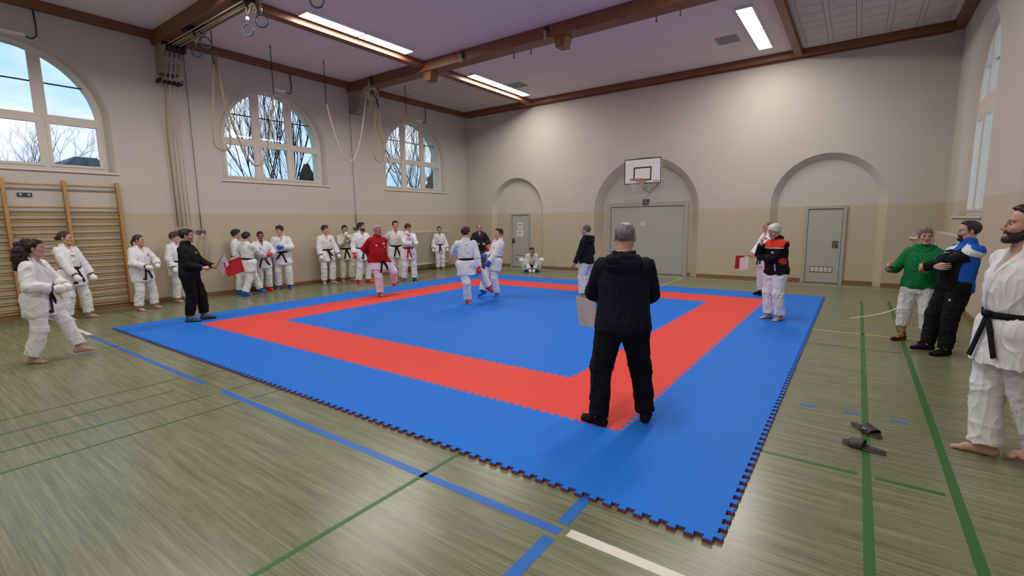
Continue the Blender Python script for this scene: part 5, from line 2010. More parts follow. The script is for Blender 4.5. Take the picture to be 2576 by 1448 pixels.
        Vb, Fb_ = np.array(vv, np.float32), np.array(ff)
        bo = mesh_from('belt', Vb, Fb_, M_cloth, root, np.broadcast_to(np.array(belt), (len(Vb), 3)))
        belt_ends(bo, ZBELT - .012, (.165, .150), kc[0])
    if underskirt:
        table = [r for r in GI if r[0] < .05] + [(.05, .10, .08, 0)]
        belt_ends(uo, -.01, (.165, .150), -.02, black=True)

    # ---- gloves and foot guards
    for i in range(2):
        if gl[i]:
            d, n_, s_ = hf[i]
            hsz = H / 1.75
            c = wr[i] + d * .062 * hsz + n_ * .012
            Fg = Field(c - .15, c + .15, .0065)
            Rg = np.stack([s_, d, n_], 1)
            Fg.ell(c, np.array([.062, .074, .052]) * hsz, Rg)
            Fg.ell(c + d * .012 - n_ * .012, np.array([.058, .058, .042]) * hsz, Rg, k=.015)
            Fg.cone(c + s_ * .040 * hsz - d * .02, c + s_ * .030 * hsz + d * .030 + n_ * .036, .019 * hsz, .017 * hsz, k=.006)
            Fg.cone(wr[i] - d * .055, wr[i] + d * .02, .034 * hsz, .036 * hsz, k=.008)
            cc = wr[i] - d * .05
            Fg.cut(lambda X, Y, Z, cc=cc, d=d: (X - cc[0]) * d[0] + (Y - cc[1]) * d[1] + (Z - cc[2]) * d[2], cc - .1, cc + .1)
            Vg, Fc = Fg.mesh()
            t_ = (Vg - wr[i]) @ d
            colg = np.empty((len(Vg), 3), np.float32)
            colg[:] = gloves[i]
            if gloves[i][0] > .5 and gloves[i][2] > .5:
                colg[(t_ < -.008) & (t_ > -.045)] = (.02, .02, .025)
            mesh_from('glove', Vg, Fc, M_pad, root, colg)
        if feetwear:
            kind, fc = feetwear
            sg = 1 if i == 0 else -1
            sc = H * .152 / .265
            def Q(x, y, z):
                return an[i] + fR[i] @ (np.array([x * sc, y * sc, z * sc - .045 * H]))
            c = Q(0, .06, .05)
            Fs = Field(c - .24, c + .24, .0075 if res > .007 else .006)
            e = .0075
            if kind == 'guard':
                Fs.cone(an[i] + fR[i] @ np.array([0, 0, .035 * H]), Q(0, -.040, .040), .026 * H + e, .034 * sc + e, k=.012)
                Fs.cone(Q(0, -.045, .032), Q(-.004 * sg, .09, .026), .031 * sc + e, .031 * sc + e, k=.015)
                Fs.cone(Q(0, -.01, .066), Q(-.010 * sg, .120, .034), .034 * sc + e * 1.4, .026 * sc + e * 1.6, k=.015)
                Fs.cone(Q(.024 * sg, .075, .028), Q(-.022 * sg, .130, .026), .023 * sc + e, .022 * sc + e, k=.012)
            else:
                Fs.cone(an[i] + fR[i] @ np.array([0, -.004, .03 * H]), Q(0, -.040, .036), .025 * H + e * .5, .034 * sc + e, k=.012)
                Fs.cone(Q(0, -.045, .030), Q(-.004 * sg, .09, .026), .031 * sc + e, .031 * sc + e, k=.015)
                Fs.cone(Q(0, -.01, .066), Q(-.008 * sg, .105, .030), .034 * sc + e * .8, .025 * sc + e * .8, k=.015)
                Fs.cone(Q(.024 * sg, .075, .024), Q(-.020 * sg, .130, .022), .023 * sc + e, .021 * sc + e, k=.012)
                Fs.cone(Q(.010 * sg, .12, .022), Q(-.016 * sg, .165, .018), .030 * sc, .0285 * sc, k=.012)
                Fs.cone(Q(.010 * sg, .12, .022), Q(.022 * sg, .145, .018), .030 * sc, .0275 * sc, k=.012)
            o_, nz = an[i] + fR[i] @ np.array([0, 0, -.045 * H - .001]), fR[i][:, 2]
            Fs.cut(lambda X, Y, Z, o_=o_, nz=nz: (X - o_[0]) * nz[0] + (Y - o_[1]) * nz[1] + (Z - o_[2]) * nz[2], o_ - .3, o_ + .3)
            Vs, Fc = Fs.mesh()
            cs = np.empty((len(Vs), 3), np.float32)
            cs[:] = fc
            if kind == 'tiger':
                nn = np.sin(Vs[:, 2] * 170 + 5 * vnoise(Vs, (30, 30, 12), 4) + Vs[:, 1] * 60)
                cs[nn > .1] = (.015, .010, .008)
                cs[(Vs - Q(0, 0, 0)) @ fR[i][:, 1] > .125 * sc] = (.015, .010, .008)
            if kind == 'greysock':
                cs[:] = (.10, .10, .10)
                cs[(Vs - o_) @ nz < .022] = (.012, .012, .013)
            mesh_from({'guard': 'foot_guard', 'tiger': 'sock', 'sock': 'sock', 'greysock': 'shoe', 'shoe': 'shoe'}[kind], Vs, Fc, M_pad if kind == 'guard' else M_cloth, root, cs)

    # ---- emblems laid on the cloth
    trees = {}
    for em in emblems:
        kind, u0, w0, size, ecol = em[:5]
        side = em[5] if len(em) > 5 else 'front'
        on = em[6] if len(em) > 6 else 'top'
        if on not in trees:
            VV, FQ = (Vt, jacket) if on == 'top' else (Vp, trousers)
            trees[on] = BVHTree.FromPolygons([Vector(map(float, q)) for q in VV], [tuple(p.vertices) for p in FQ.data.polygons])
        bvh = trees[on]
        polys = emblem_shape(kind)
        vv, ff = [], []
        for pts2, tris in polys:
            b0 = len(vv)
            ok = True
            tmp = []
            for (a, b) in pts2:
                if on == 'top':
                    if side == 'front':
                        o_ = T(u0 - a * size, .35, w0 + b * size)
                        dr = -Rt[:, 1]
                    else:
                        o_ = T(u0 + a * size, -.35, w0 + b * size)
                        dr = Rt[:, 1]
                else:
                    o_ = P + np.array([u0 - a * size, .35, w0 + b * size]) * H
                    dr = np.array([0, -1.0, 0])
                    if side == 'left':
                        o_ = P + np.array([-.4, u0 - a * size, w0 + b * size]) * H
                        dr = np.array([1.0, 0, 0])
                hit = bvh.ray_cast(Vector(map(float, o_)), Vector(map(float, dr)))
                if hit[0] is None:
                    ok = False
                    break
                tmp.append(np.array(hit[0]) - np.array(dr) * .0035)
            if ok:
                vv += tmp
                ff += [tuple(b0 + q for q in t_) for t_ in tris]
        if vv:
            put({'crest': 'crest', 'label': 'sewn_label', 'text': 'lettering', 'band': 'stripe'}.get(kind.split(':')[0], 'emblem'), vv, ff, flat_mat(ecol), jacket if on == 'top' else trousers)
    info = dict(root=root, P=P, Rt=Rt, H=H, wr=wr, el=el, hf=hf, HC=HC, Rh=Rh, yaw=yaw, P0=P0, an=an)
    return info

_fm = {}
def flat_mat(c):
    if c not in _fm:
        _fm[c] = mat('printed mark', c, rough=0.7)
    return _fm[c]
def gridpoly(x0, y0, x1, y1, nx, ny, keep=None):
    pts = [(x0 + (x1 - x0) * i / nx, y0 + (y1 - y0) * j / ny) for j in range(ny + 1) for i in range(nx + 1)]
    t = []
    for j in range(ny):
        for i in range(nx):
            if keep is None or keep(x0 + (x1 - x0) * (i + .5) / nx, y0 + (y1 - y0) * (j + .5) / ny):
                q = j * (nx + 1) + i
                t.append((q, q + 1, q + nx + 2, q + nx + 1))
    return pts, t
GLYPH = {'N': ['X..X', 'XX.X', 'X.XX', 'X..X', 'X..X'], 'S': ['.XXX', 'X...', '.XX.', '...X', 'XXX.'], 'P': ['XXX.', 'X..X', 'XXX.', 'X...', 'X...'], 'A': ['.XX.', 'X..X', 'XXXX', 'X..X', 'X..X'], 'O': ['.XX.', 'X..X', 'X..X', 'X..X', '.XX.'], 'I': ['.X..', '.X..', '.X..', '.X..', '.X..'], 'K': ['X..X', 'X.X.', 'XX..', 'X.X.', 'X..X'], 'E': ['XXXX', 'X...', 'XXX.', 'X...', 'XXXX']}
def emblem_shape(kind):
    k = kind.split(':')[0]
    if k == 'crest':
        return [gridpoly(-1, -1.2, 1, 1, 8, 9, lambda x, y: y > -.1 or abs(x) < 1.0 + (y + .1) * .85)]
    if k == 'label':
        return [gridpoly(-1, -1, 1, 1, 3, 3)]
    if k == 'disc':
        return [gridpoly(-1, -1, 1, 1, 10, 10, lambda x, y: x * x + y * y < 1 and not (.25 < x * x + y * y < .5))]
    if k == 'bird':
        return [gridpoly(-1.2, -.8, 1.2, .8, 12, 8, lambda x, y: abs(y - .25 * abs(x)) < .28 and abs(x) < 1.1 or (x - .2) ** 2 + y * y < .12), gridpoly(-.9, -1.15, .9, -.9, 6, 1)]
    if k == 'vee':
        return [gridpoly(-1, -.5, 1, .7, 14, 8, lambda x, y: abs(y - (.75 * abs(x) - .35)) < .26), gridpoly(-1.0, -1.0, 1.0, -.72, 8, 1)]
    if k == 'maple':
        return [gridpoly(-1.6, -.9, 1.6, 1, 14, 9, lambda x, y: (abs(x) < .55 and abs(y) < .7) or abs(y) < .22)]
    if k == 'band':
        return [gridpoly(-.18, -1, .18, 1, 2, 12)]
    if k == 'text':
        out = []
        s = kind.split(':')[1]
        for i, ch in enumerate(s):
            if ch == ' ':
                continue
            G = GLYPH[ch]
            out.append(gridpoly(i * 1.15 - len(s) * .575, -.6, i * 1.15 - len(s) * .575 + .95, .6, 8, 10, lambda x, y, i=i: G[min(4, int((.6 - y) / 1.2 * 5))][min(3, int((x - (i * 1.15 - len(s) * .575)) / .95 * 4))] == 'X'))
        return out
    raise ValueError(kind)
# ================================================================ the people in the hall
D = math.radians
WH, RED, BLU = (.80, .79, .76), (.72, .03, .02), (.01, .10, .50)
BK, BR, PU, NV = (.008, .008, .010), (.045, .014, .014), (.045, .012, .085), (.012, .018, .075)
CREST = (.50, .04, .045)
MARK = (.05, .05, .09)
G_L, G_M = 'karate competitors along the left wall', 'karate people on the mat'
def want(k):
    return True
HEMLAB = ('label', .052, -.105, .014, (.02, .03, .10))
if want(1):
    person('person', 'girl with long curly dark hair in white karate suit, nearest on the left', (1.70, -1.17), D(62), 1.64, hphi=D(84), sex='f', res=.0085, hres=.0035, hair='curly', haircol=(.018, .011, .008),
           skin=(.50, .30, .22), belt=BR, gloves=(WH, WH), hands=((.075, .155, .595), (-.03, .185, .60)), poles=((.9, -.8, -.2), (-.9, -.5, -.3)),
           feet=((.085, -.045, -8, 0, 0), (-.10, .20, 30, 0, 0)), pxy=(0, .01), hip=.515, emblems=(HEMLAB, ('bird', -.02, .18, .009, MARK)), group=G_L, pitch=.03)
if want(2):
    person('person', 'woman with red brown hair bun in white karate suit before the wall bars', (-1.72, -.10), D(42), 1.70, hphi=D(70), sex='f', res=.010, hres=.0035, hair='bun', haircol=(.055, .016, .014),
           skin=(.53, .31, .23), belt=BR, gloves=(WH, WH), hands=((.075, .15, .475), (-.16, .10, .475)), poles=((.6, -.8, -.2), (-.6, -.7, -.2)),
           feet=((.085, -.02, -2, 0, 0), (-.10, .05, 28, 0, 0)), pitch=-.06, emblems=(('bird', .02, .20, .013, MARK), ('label', .055, -.105, .013, (.02, .03, .10))), group=G_L)
if want(3):
    person('person', 'girl with brown ponytail in white karate suit, both gloves at her brown belt', (-1.84, 1.06), D(38), 1.60, hphi=D(68), sex='f', g=1.1, res=.010, hres=.004, hair='ponytail', haircol=(.05, .026, .016),
           skin=(.52, .30, .22), belt=BR, gloves=(WH, WH), hands=((.06, .16, .58), (-.095, .165, .595)), poles=((1, -.6, -.3), (-1, -.6, -.3)),
           feet=((.085, -.01, -5, 0, 0), (-.10, .03, 30, 0, 0)), emblems=(('crest', -.055, .205, .017, CREST), HEMLAB), group=G_L)
if want(4):
    person('person', 'boy with brown bowl haircut in white karate suit behind the referee in black', (-2.42, 1.93), D(50), 1.63, hphi=D(66), res=.010, hres=.004, hair='bowl', haircol=(.065, .032, .016),
           skin=(.58, .35, .26), belt=BK, gloves=(WH, WH), hands=((.175, .09, .50), (-.14, .12, .52)), feet=((.07, 0, -5, 0, 0), (-.07, .0, 15, 0, 0)), emblems=(('disc', .02, .21, .012, MARK),), group=G_L)
if want(5):
    p5 = person('person', 'referee in black sweatshirt and black trousers holding a white and a red flag', (.59, 1.06), D(66), 1.69, hphi=D(84), z0=MZ, res=.0085, hres=.0035, handres=.0045, hair='short', haircol=(.012, .009, .008),
           skin=(.50, .285, .215), beard='stubble', top='sweat', topcol=(.010, .011, .012), bottom='baggy', botcol=(.008, .008, .009), hem=.075, belt=None,
           hands=((.075, .165, .585), (-.05, .215, .592)), poles=((.5, -.8, -.5), (-.5, -.8, -.5)), curl=(.85, .85), palm=((-.6, .3, -.6), (.6, .3, -.6)), handdir=((-.25, 1, .02), (.35, 1, .05)),
           feet=((.055, -.02, 0, 0, 0), (-.06, .085, 22, 0, 0)), feetwear=('greysock', (.1, .1, .1)), emblems=(('text:NSP', -.018, .222, .020, (.62, .42, .52)),), group=G_M)
if want(6):
    person('person', 'dark haired boy in white karate suit seen from behind by the left wall', (-1.95, 3.33), D(138), 1.61, hphi=D(125), res=.010, hres=.0045, hair='bowl', haircol=(.022, .013, .010),
           skin=(.50, .29, .21), belt=BK, gloves=(BLU, BLU), feetwear=('guard', BLU), hands=((.10, .24, .60), (-.06, .25, .70)), poles=((.8, -.5, -.3), (-.8, -.5, -.3)),
           feet=((-.02, -.10, -40, 0, 0), (.05, .16, -45, 0, 0)), group=G_L, hip=.515)
if want(7):
    person('person', 'dark haired boy in white karate suit almost hidden behind another boy by the wall', (-2.47, 3.33), D(75), 1.66, hphi=D(85), res=.011, hres=.005, hair='tousled', haircol=(.014, .010, .009),
           skin=(.45, .27, .2), belt=BK, gloves=(None, None), feetwear=('guard', BLU), hands=((.15, .10, .50), (-.15, .10, .50)), group=G_L)
if want(8):
    person('person', 'girl with tied back black hair in white karate suit and red gloves', (-2.42, 3.92), D(14), 1.61, hphi=D(8), hpitch=.18, sex='f', g=1.08, res=.010, hres=.004, hair='bun', haircol=(.010, .008, .008),
           skin=(.27, .13, .085), belt=BK, gloves=(RED, RED), feetwear=('guard', RED), hands=((.03, .18, .575), (-.095, .17, .62)), poles=((1, -.4, -.3), (-1, -.4, -.3)),
           feet=((.075, 0, 5, 0, 0), (-.075, 0, 30, 0, 0)), tails=(.05, -.075), group=G_L)
if want(9):
    person('person', 'boy in white karate suit with tousled brown hair, dark blue belt and blue gloves', (-2.40, 4.47), D(-2), 1.75, hphi=D(-38), hpitch=.15, res=.010, hres=.004, hair='tousled', haircol=(.035, .018, .011),
           skin=(.58, .33, .25), belt=NV, gloves=(BLU, BLU), feetwear=('guard', BLU), hands=((.165, .06, .49), (-.01, .165, .665)), poles=((.5, -.7, -.3), (-1, -.3, -.25)),
           feet=((.085, 0, -8, 0, 0), (-.085, 0, 22, 0, 0)), tails=(.075, -.05), emblems=(('bird', .045, .235, .008, MARK),), group=G_L)
if want(10):
    person('person', 'slim brown haired boy in white karate suit, leftmost of the row of men', (-2.38, 5.83), D(20), 1.73, hphi=D(52), res=.010, hres=.004, hair='tousled', haircol=(.05, .026, .016),
           skin=(.58, .33, .25), belt=BR, gloves=(WH, WH), hands=((.135, .09, .49), (-.17, .10, .50)), feet=((.07, 0, -14, 0, 0), (-.075, 0, 40, 0, 0)), emblems=(('crest', -.06, .215, .016, CREST),), tails=(-.035, -.085), group=G_L, pitch=-.03)
if want(11):
    person('person', 'black haired boy in cream karate suit with a white gloved fist at his mouth', (-2.35, 6.48), D(12), 1.73, hphi=D(8), hpitch=.12, res=.010, hres=.004, hair='short', haircol=(.010, .009, .009), topcol=(.66, .63, .53),
           skin=(.47, .27, .19), belt=BK, gloves=(WH, None), hands=((.035, .135, .815), (-.03, .15, .765)), poles=((.5, .2, -1), (-.9, .1, -.9)), curl=(.8, .5), feet=((.075, 0, -4, 0, 0), (-.085, 0, 38, 0, 0)), emblems=(('crest', -.06, .195, .018, CREST),), group=G_L)
if want(12):
    person('person', 'bearded man in white karate suit with red gloves and red foot guards looking sideways', (-1.43, 6.39), D(28), 1.80, hphi=D(72), g=1.05, res=.010, hres=.0035, hair='short', haircol=(.010, .008, .008), beard='full',
           skin=(.50, .29, .21), belt=BK, gloves=(RED, RED), feetwear=('guard', RED), hands=((.175, .07, .495), (-.17, .08, .50)), feet=((.085, 0, -6, 0, 0), (-.09, -.01, 50, 0, 0)), emblems=(('bird', .04, .215, .008, MARK), ('label', .055, -.10, .011, MARK)), group=G_L)
if want(13):
    person('person', 'grey haired coach in red sweatshirt over a karate suit stepping across the red band', (1.19, 4.88), D(24), 1.72, hphi=D(50), z0=MZ, g=1.12, belly=1.0, res=.0085, hres=.0035, hair='crop', haircol=(.30, .28, .27),
           skin=(.42, .215, .16), top='sweat', topcol=(.37, .012, .016), botcol=(.74, .70, .735), belt=None, underskirt=True, tails=(.03, -.075), hands=((.045, -.155, .575), (-.04, -.165, .565)), poles=((1, -.35, .0), (-1, -.35, .0)), pitch=.05,
           feet=(('w', 1.20, 4.86, 30, 0.0, 0), ('w', 1.17, 5.33, 60, .20, 35)), kneepole=(None, (-.45, 1.0, -.1)), pxy=(.01, .0), hip=.52,
           emblems=(('disc', .055, .20, .013, (.70, .66, .62)), ('maple', -.055, .222, .016, (.80, .78, .76)), ('label', -.055, .175, .0075, (.75, .7, .7))), group=G_M)
if want(14):
    person('person', 'tall black haired man in white karate suit with red crest, hands behind his back', (-1.06, 7.38), D(6), 1.84, hphi=D(14), res=.010, hres=.004, hair='quiff', haircol=(.012, .009, .008),
           skin=(.52, .31, .22), belt=BK, hands=((.09, -.12, .555), (-.09, -.12, .56)), poles=((1, -.3, 0), (-1, -.3, 0)), topcol=(.70, .69, .66), feet=((.075, 0, -15, 0, 0), (-.075, 0, 10, 0, 0)), emblems=(('crest', -.06, .22, .015, CREST),), group=G_L)
if want(15):
    person('person', 'boy in white karate suit with red belt and white glove at his chin', (-.57, 7.42), D(8), 1.75, hphi=D(38), hpitch=.22, res=.010, hres=.004, hair='tousled', haircol=(.05, .024, .014),
           skin=(.50, .28, .20), belt=(.42, .015, .02), gloves=(WH, WH), feetwear=('guard', BLU), hands=((-.08, .17, .665), (.0, .150, .815)), poles=((1, .0, -.5), (-.55, .45, -1)), feet=((.085, 0, -4, 0, 0), (-.095, 0, 30, 0, 0)),
           tails=(.02, -.035), emblems=(('bird', .035, .215, .008, MARK), ('label', .065, -.075, .008, MARK), ('label', -.075, -.04, .008, MARK)), group=G_L)
if want(16):
    person('person', 'girl in white karate suit with purple belt in front of the radiator', (-2.30, 10.57), D(8), 1.63, hphi=D(6), sex='f', res=.011, hres=.0045, hair='pony_side', haircol=(.022, .011, .010),
           skin=(.50, .30, .22), belt=PU, gloves=(WH, WH), hands=((.165, .05, .49), (-.165, .05, .49)), feet=((.055, 0, -6, 0, 0), (-.055, 0, 14, 0, 0)), tails=(.018, -.022), emblems=(('bird', .035, .155, .012, MARK),), group=G_L)
if want(17):
    person('person', 'fighter in white karate suit with red gloves, seen from behind and kicking', (3.70, 5.19), D(172), 1.68, hphi=D(140), z0=MZ, res=.0085, hres=.0045, hair='bowl', haircol=(.035, .020, .012), twist=.25,
           skin=(.52, .31, .22), belt=BK, gloves=(RED, RED), feetwear=('guard', RED), hands=(('w', 3.92, 5.36, .76), (-.05, .135, .60)), poles=((.6, -.8, .2), (-1, -.1, .3)),
           feet=(('w', 3.86, 5.76, 120, .22, -30), ('w', 3.71, 5.20, 15, .0, 0)), kneepole=((.3, 1, .1), None), hip=.505, pitch=.06, emblems=(('bird', 0, .245, .009, MARK, 'back'),), group=G_M, tails=(.03, -.04))
if want(18):
    p18 = person('person', 'coach in dark grey sweater and grey jeans standing behind the two fighters', (.30, 9.78), D(6), 1.69, hphi=D(4), z0=MZ, res=.010, hres=.004, handres=.0065, g=1.1, hair='buzz', haircol=(.06, .035, .025),
           skin=(.52, .29, .22), top='vneck', topcol=(.020, .021, .024), bottom='jeans', botcol=(.085, .075, .095), belt=None, hands=((.075, .16, .605), (-.085, .16, .60)), poles=((1, -.6, -.3), (-1, -.6, -.3)), curl=(1, 1), handdir=((-.5, .8, .2), (.3, .9, .2)),
           feetwear=('shoe', (.02, .02, .02)), group=G_M)
if want(19):
    person('person', 'fighter in white karate suit with blue gloves and foot guards leaning back, facing left', (3.66, 6.30), D(-66), 1.62, hphi=D(-58), hpitch=-.08, z0=MZ, res=.0085, hres=.004, hair='short', haircol=(.035, .020, .013),
           skin=(.58, .33, .25), belt=BK, gloves=(BLU, BLU), feetwear=('guard', BLU), hands=((.05, .155, .595), (-.06, .15, .50)), poles=((.6, -.9, -.3), (-.6, -1, -.2)), pitch=-.20, pxy=(0, .02), hip=.515,
           feet=(('w', 3.47, 6.00, -75, .06, -20), ('w', 3.67, 6.30, 10, 0, 0)), kneepole=((0, 1, .5), (-.2, 1, 0)), group=G_M)
if want(20):
    person('person', 'girl in white karate suit squatting on the floor by the narrow grey door', (1.27, 11.45), D(2), 1.64, hphi=D(-6), hpitch=.25, sex='f', res=.010, hres=.004, hair='pony_side', haircol=(.016, .011, .010),
           skin=(.47, .28, .21), belt=BK, gloves=(WH, WH), feetwear=('guard', BLU), hip=.15, pxy=(0, -.13), pitch=.72, hands=((.055, .10, .062), (-.055, .10, .062)), poles=((.5, -.6, 0), (-.5, -.6, 0)),
           feet=((.125, -.06, -35, 0, 0), (-.125, -.06, 35, 0, 0)), kneepole=((.8, .7, .6), (-.8, .7, .6)), emblems=(('crest', -.05, .19, .014, CREST),), group=G_L)
if want(21):
    person('person', 'grey haired man in black hooded jacket over white karate trousers, back half turned', (5.55, 7.20), D(-118), 1.65, hphi=D(-112), z0=MZ, res=.0085, hres=.0035, handres=.005, hair='crop', haircol=(.09, .085, .08),
           skin=(.47, .26, .19), top='hoodie', hood=True, topcol=(.010, .010, .012), botcol=(.72, .70, .69), belt=None, hands=((.155, .06, .49), (-.165, .09, .485)), curl=(.5, .55), feet=((.06, 0, -10, 0, 0), (-.06, .02, 10, 0, 0)), group=G_M)
if want(22):
    p22 = person('person', 'balding man in dark hooded sweatshirt and black trousers, seen from behind', (8.95, 1.16), D(176), 1.735, hphi=D(172), hpitch=.06, z0=MZ, g=1.10, belly=.3, res=.0075, hres=.0035, hair='ring', haircol=(.17, .165, .16),
           skin=(.50, .27, .20), top='hoodie', hood=True, topcol=(.0085, .0095, .016), bottom='baggy', botcol=(.0065, .0065, .007), hem=.05, belt=None, hands=((.06, .20, .575), (-.09, .19, .575)), poles=((1, -.45, -.35), (-1, -.45, -.35)), curl=(.85, .85),
           feet=((.115, .06, -4, 0, 0), (-.105, -.045, 62, 0, 0)), feetwear=('shoe', (.008, .008, .009)), emblems=(('vee', .03, -.10, .009, (.5, .5, .52), 'left', 'bot'),), group=G_M)
if want(23):
    p23 = person('person', 'bald referee in white karate suit holding a red and a white flag', (8.86, 9.62), D(-66), 1.69, hphi=D(-72), z0=MZ, res=.010, hres=.004, handres=.006, hair='buzz', haircol=(.12, .075, .05),
           skin=(.50, .28, .21), belt=BK, botcol=(.74, .66, .70), hands=((.03, .19, .525), (-.07, .20, .52)), poles=((.8, -.8, -.3), (-.8, -.8, -.3)), curl=(.9, .9), handdir=((-.2, 1, 0), (.2, 1, 0)), feetwear=('sock', (.008, .008, .009)),
           feet=((.055, .02, 0, 0, 0), (-.06, -.01, -4, 0, 0)), group=G_M)
if want(24):
    def c24(c, L, V, q):
        fore = np.zeros(len(V), bool)
        for i in range(2):
            d2 = q['wr'][i] - q['el'][i]
            t2 = np.clip(((V - q['el'][i]) @ d2) / (d2 @ d2), 0, 1)
            fore |= np.linalg.norm(V - q['el'][i] - t2[:, None] * d2, axis=1) < .058 * q['H']
        up = (L[:, 2] > .225) & (np.abs(L[:, 0]) < .135) & ~fore
        c[up & (L[:, 2] > .235)] = (.58, .035, .022)
        c[up & (L[:, 2] > .228) & (L[:, 2] <= .235)] = (.55, .55, .55)
        c[(L[:, 2] > .315)] = (.012, .012, .013)
        c[(np.abs(L[:, 0]) > .072) & (L[:, 2] > .065) & (L[:, 2] < .125) & (L[:, 1] > -.02) & (L[:, 2] - .05 > (L[:, 1] - .02) * .9) & ~fore] = (.50, .035, .025)
        seam = (np.abs(np.abs(L[:, 0]) - .075) < .0045) & (L[:, 1] > .02) & (L[:, 2] < .10) & (L[:, 2] > .0) & ~fore
        c[seam] = (.55, .55, .56)
    person('person', 'white haired man in black and red tracksuit jacket with a hand at his face', (9.42, 6.69), D(-50), 1.66, hphi=D(-58), hpitch=.42, z0=MZ, g=1.1, res=.0066, hres=.0035, handres=.0045, hair='white', haircol=(.58, .56, .55),
           skin=(.50, .28, .21), top='track', topcol=(.009, .009, .010), colorfn=c24, botcol=(.74, .74, .77), belt=None, hands=((.01, .185, .79), (.07, .165, .655)), poles=((.35, .35, -1), (-.9, .0, -.7)), curl=(.55, .4), handdir=((-.1, .0, 1), (1, .2, .15)), palm=((-.2, -1, 0), (0, -1, -.2)), pitch=.07,
           feet=((.06, .01, -5, 0, 0), (-.065, -.02, 14, 0, 0)), emblems=(('disc', -.045, .19, .011, (.62, .55, .34)), ('label', -.072, .188, .008, (.45, .40, .28))), group=G_M)
if want(25):
    person('person', 'short haired woman in green hooded sweatshirt, white trousers and tiger striped socks', (11.27, 6.17), D(-8), 1.61, hphi=D(14), sex='f', g=1.12, res=.0085, hres=.0035, handres=.0045, hair='pixie', haircol=(.16, .13, .115),
           skin=(.47, .25, .18), top='hoodie', hood=True, topcol=(.008, .16, .045), botcol=(.68, .66, .67), hem=.14, belt=None, hands=((.20, .14, .64), (-.06, .20, .645)), poles=((.6, -.3, -1), (-.9, -.2, -.7)), curl=(.72, 1.0), handdir=((.15, .55, .8), (.6, .75, .4)), palm=((-.9, -.2, .3), (.2, -.8, .3)),
           feet=((.09, .01, -28, 0, 0), (-.09, .02, -18, 0, 0)), feetwear=('tiger', (.42, .14, .02)), group='people talking at the right wall')
if want(26):
    def c26(c, L, V, q):
        H = q['H']
        bl, wt, bk = (.012, .10, .50), (.66, .68, .72), (.008, .008, .010)
        c[:] = bl
        c[(L[:, 2] < .20) & (np.abs(L[:, 0]) < .085) & (L[:, 1] > .0)] = bk
        c[(L[:, 2] < .03) & (L[:, 1] > -.02)] = bk
        for i in range(2):
            d = unit(q['el'][i] - q['sh'][i])
            t = (V - q['sh'][i]) @ d
            r = np.linalg.norm(V - q['sh'][i] - t[:, None] * d, axis=1)
            m_ = (r < .062 * H) & (t > .06 * H)
            c[m_] = bk
            d2 = unit(q['wr'][i] - q['el'][i])
            t2 = (V - q['el'][i]) @ d2
            r2 = np.linalg.norm(V - q['el'][i] - t2[:, None] * d2, axis=1)
            c[(r2 < .055 * H) & (t2 > -.05 * H)] = bk
        s_ = (np.abs(L[:, 2] - (.262 - .55 * (np.abs(L[:, 0]) - .075))) < .024) & (np.abs(L[:, 0]) > .035) & (L[:, 1] > -.045) & (L[:, 2] > .20)
        c[s_] = wt
    person('person', 'dark bearded man in blue, white and black tracksuit with folded arms leaning back', (11.50, 5.58), D(-52), 1.71, hphi=D(-76), res=.0062, hres=.0035, handres=.0045, hair='slick', haircol=(.020, .013, .010), beard='goatee',
           skin=(.50, .28, .21), top='track', colorfn=c26, topcol=(.012, .10, .50), bottom='baggy', botcol=(.008, .008, .009), hem=.055, belt=None, hands=((-.075, .165, .66), (.10, .150, .635)), poles=((1, -.1, -.5), (-1, .15, -.35)), curl=(.3, .15), handdir=((-1, .05, .1), (1, -.25, -.02)), palm=((0, -1, 0), (0, -1, .1)),
           pitch=-.17, pxy=(0, -.045), hip=.525, feet=((.05, .07, -18, 0, 0), (-.07, .03, 8, 0, 0)), feetwear=('sock', (.008, .008, .009)), emblems=(('vee', .035, .225, .010, (.75, .75, .78)), ('disc', -.02, .222, .011, (.12, .25, .55)), ('vee', -.075, -.10, .011, (.75, .75, .77), 'front', 'bot')), group='people talking at the right wall')
if want(27):
    person('person', 'bearded man in white karate suit and black belt at the right edge', (11.47, 2.19), D(-56), 1.835, hphi=D(-74), hpitch=-.10, g=1.12, res=.0065, hres=.003, hair='slick', haircol=(.020, .012, .009), beard='full',
           skin=(.50, .28, .205), belt=BK, hands=((.06, -.13, .56), (-.04, -.14, .56)), poles=((1, -.3, 0), (-1, -.1, .0)), topcol=(.70, .69, .69), hem=.05, feet=(('w', 11.39, 2.19, -88, 0, 0), ('w', 11.68, 2.19, -84, 0, 0)), tails=(.02, -.06), group='people talking at the right wall')

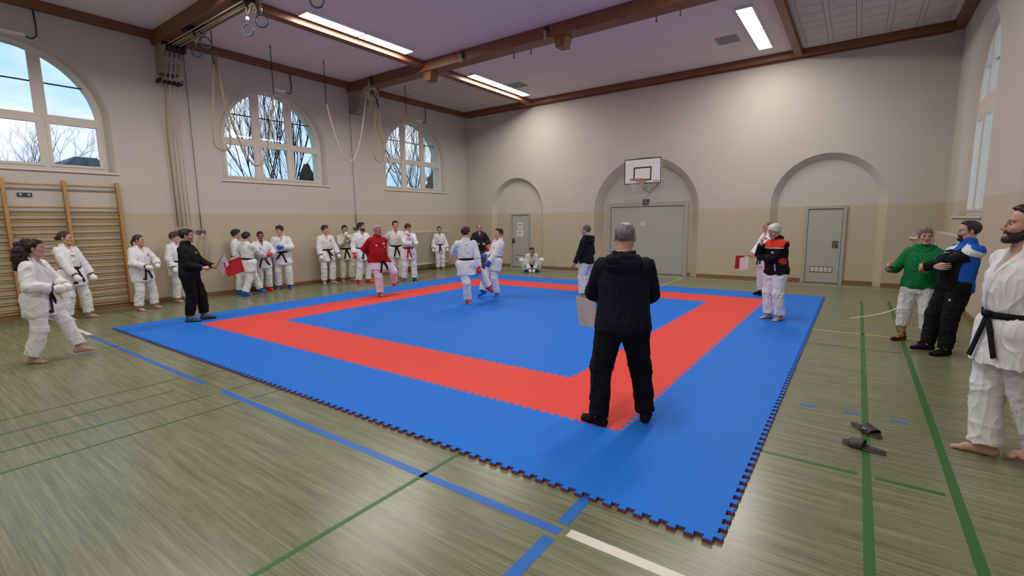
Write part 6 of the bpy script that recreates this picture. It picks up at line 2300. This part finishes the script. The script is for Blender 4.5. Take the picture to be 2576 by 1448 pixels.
# ---- flags
def flag(grip, tip, a0, a1, hang, size, m_, label, wave=.012, taper=1.0):
    grip, tip = np.array(grip, float), np.array(tip, float)
    e_ = empty('hand_flag', tuple(grip))
    tag(e_, label, 'flag', 'judges hand flags')
    d = tip - grip
    L = np.linalg.norm(d)
    dn = d / L
    MB().tube([tuple(-dn * .09), tuple(d)], .0055, 8).build('stick', M_pine2, e_, smooth=True)
    h = unit(hang)
    nrm = unit(np.cross(dn, h))
    n = 24
    v, f = [], []
    for j in range(n + 1):
        for i in range(n + 1):
            s_, t_ = i / n, j / n
            p = d * (a0 + (a1 - a0) * s_) * 1.0 + h * size * t_ + dn * ((taper - 1) * (s_ - 1) * t_ * (a1 - a0) * L)
            p = p + nrm * (wave * t_ * math.sin(5.5 * s_ + 1.5 * t_) + .0065)
            v.append(tuple(p))
    for j in range(n):
        for i in range(n):
            q = j * (n + 1) + i
            f.append((q, q + 1, q + n + 2, q + n + 1))
    o = put('cloth', v, f, m_, e_)
    md = o.modifiers.new('thick', 'SOLIDIFY')
    md.thickness = .002
    return e_
M_flagw = mat('white flag cloth', (.72, .66, .68), rough=.85)
M_flagr = mat('red flag cloth', (.50, .012, .02), rough=.8)
def hand_at(p, i, a=.085, c=.022):
    d, n_, s_ = p['hf'][i]
    return p['P0'] + Rz(p['yaw']) @ (p['wr'][i] + d * a + n_ * c)
if want(5):
    g_ = hand_at(p5, 1)
    flag(g_, (1.254, 1.384, 1.275), .12, 1.0, (.30, .22, -1), .22, M_flagw, 'white hand flag held up by the referee in black')
    g_ = hand_at(p5, 0)
    flag(g_, (1.50, 1.56, 1.212), .47, 1.0, (.13, .10, -1), .27, M_flagr, 'red hand flag held out by the referee in black')
if want(23):
    g_ = hand_at(p23, 0)
    flag(g_, (8.283, 9.264, .932), .35, 1.0, (-.05, 0, -1), .30, M_flagr, 'red hand flag of the bald referee in front of the far wall')
    g_ = hand_at(p23, 1)
    flag(g_, (8.36, 9.30, .872), .12, 1.0, (0, 0, -1), .28, M_flagw, 'white hand flag of the bald referee in front of the far wall')
if want(22):
    g_ = hand_at(p22, 1)
    flag(g_, (8.43, 1.29, 1.078), .52, 1.0, (.12, .06, -1), .27, M_flagw, 'white hand flag hanging beside the man in the dark hooded sweatshirt')
    g_ = hand_at(p22, 0)
    flag(g_, (8.52, 1.42, .935), .35, 1.0, (.25, .1, -1), .12, M_flagr, 'red hand flag peeking out beside the man in the dark hooded sweatshirt')
if want(18):
    g_ = hand_at(p18, 1)
    flag(g_, (.66, 9.80, .70), .15, 1.0, (.75, .55, -.25), .09, M_flagr, 'red hand flag hanging down from the hand of the coach in grey', wave=.02)
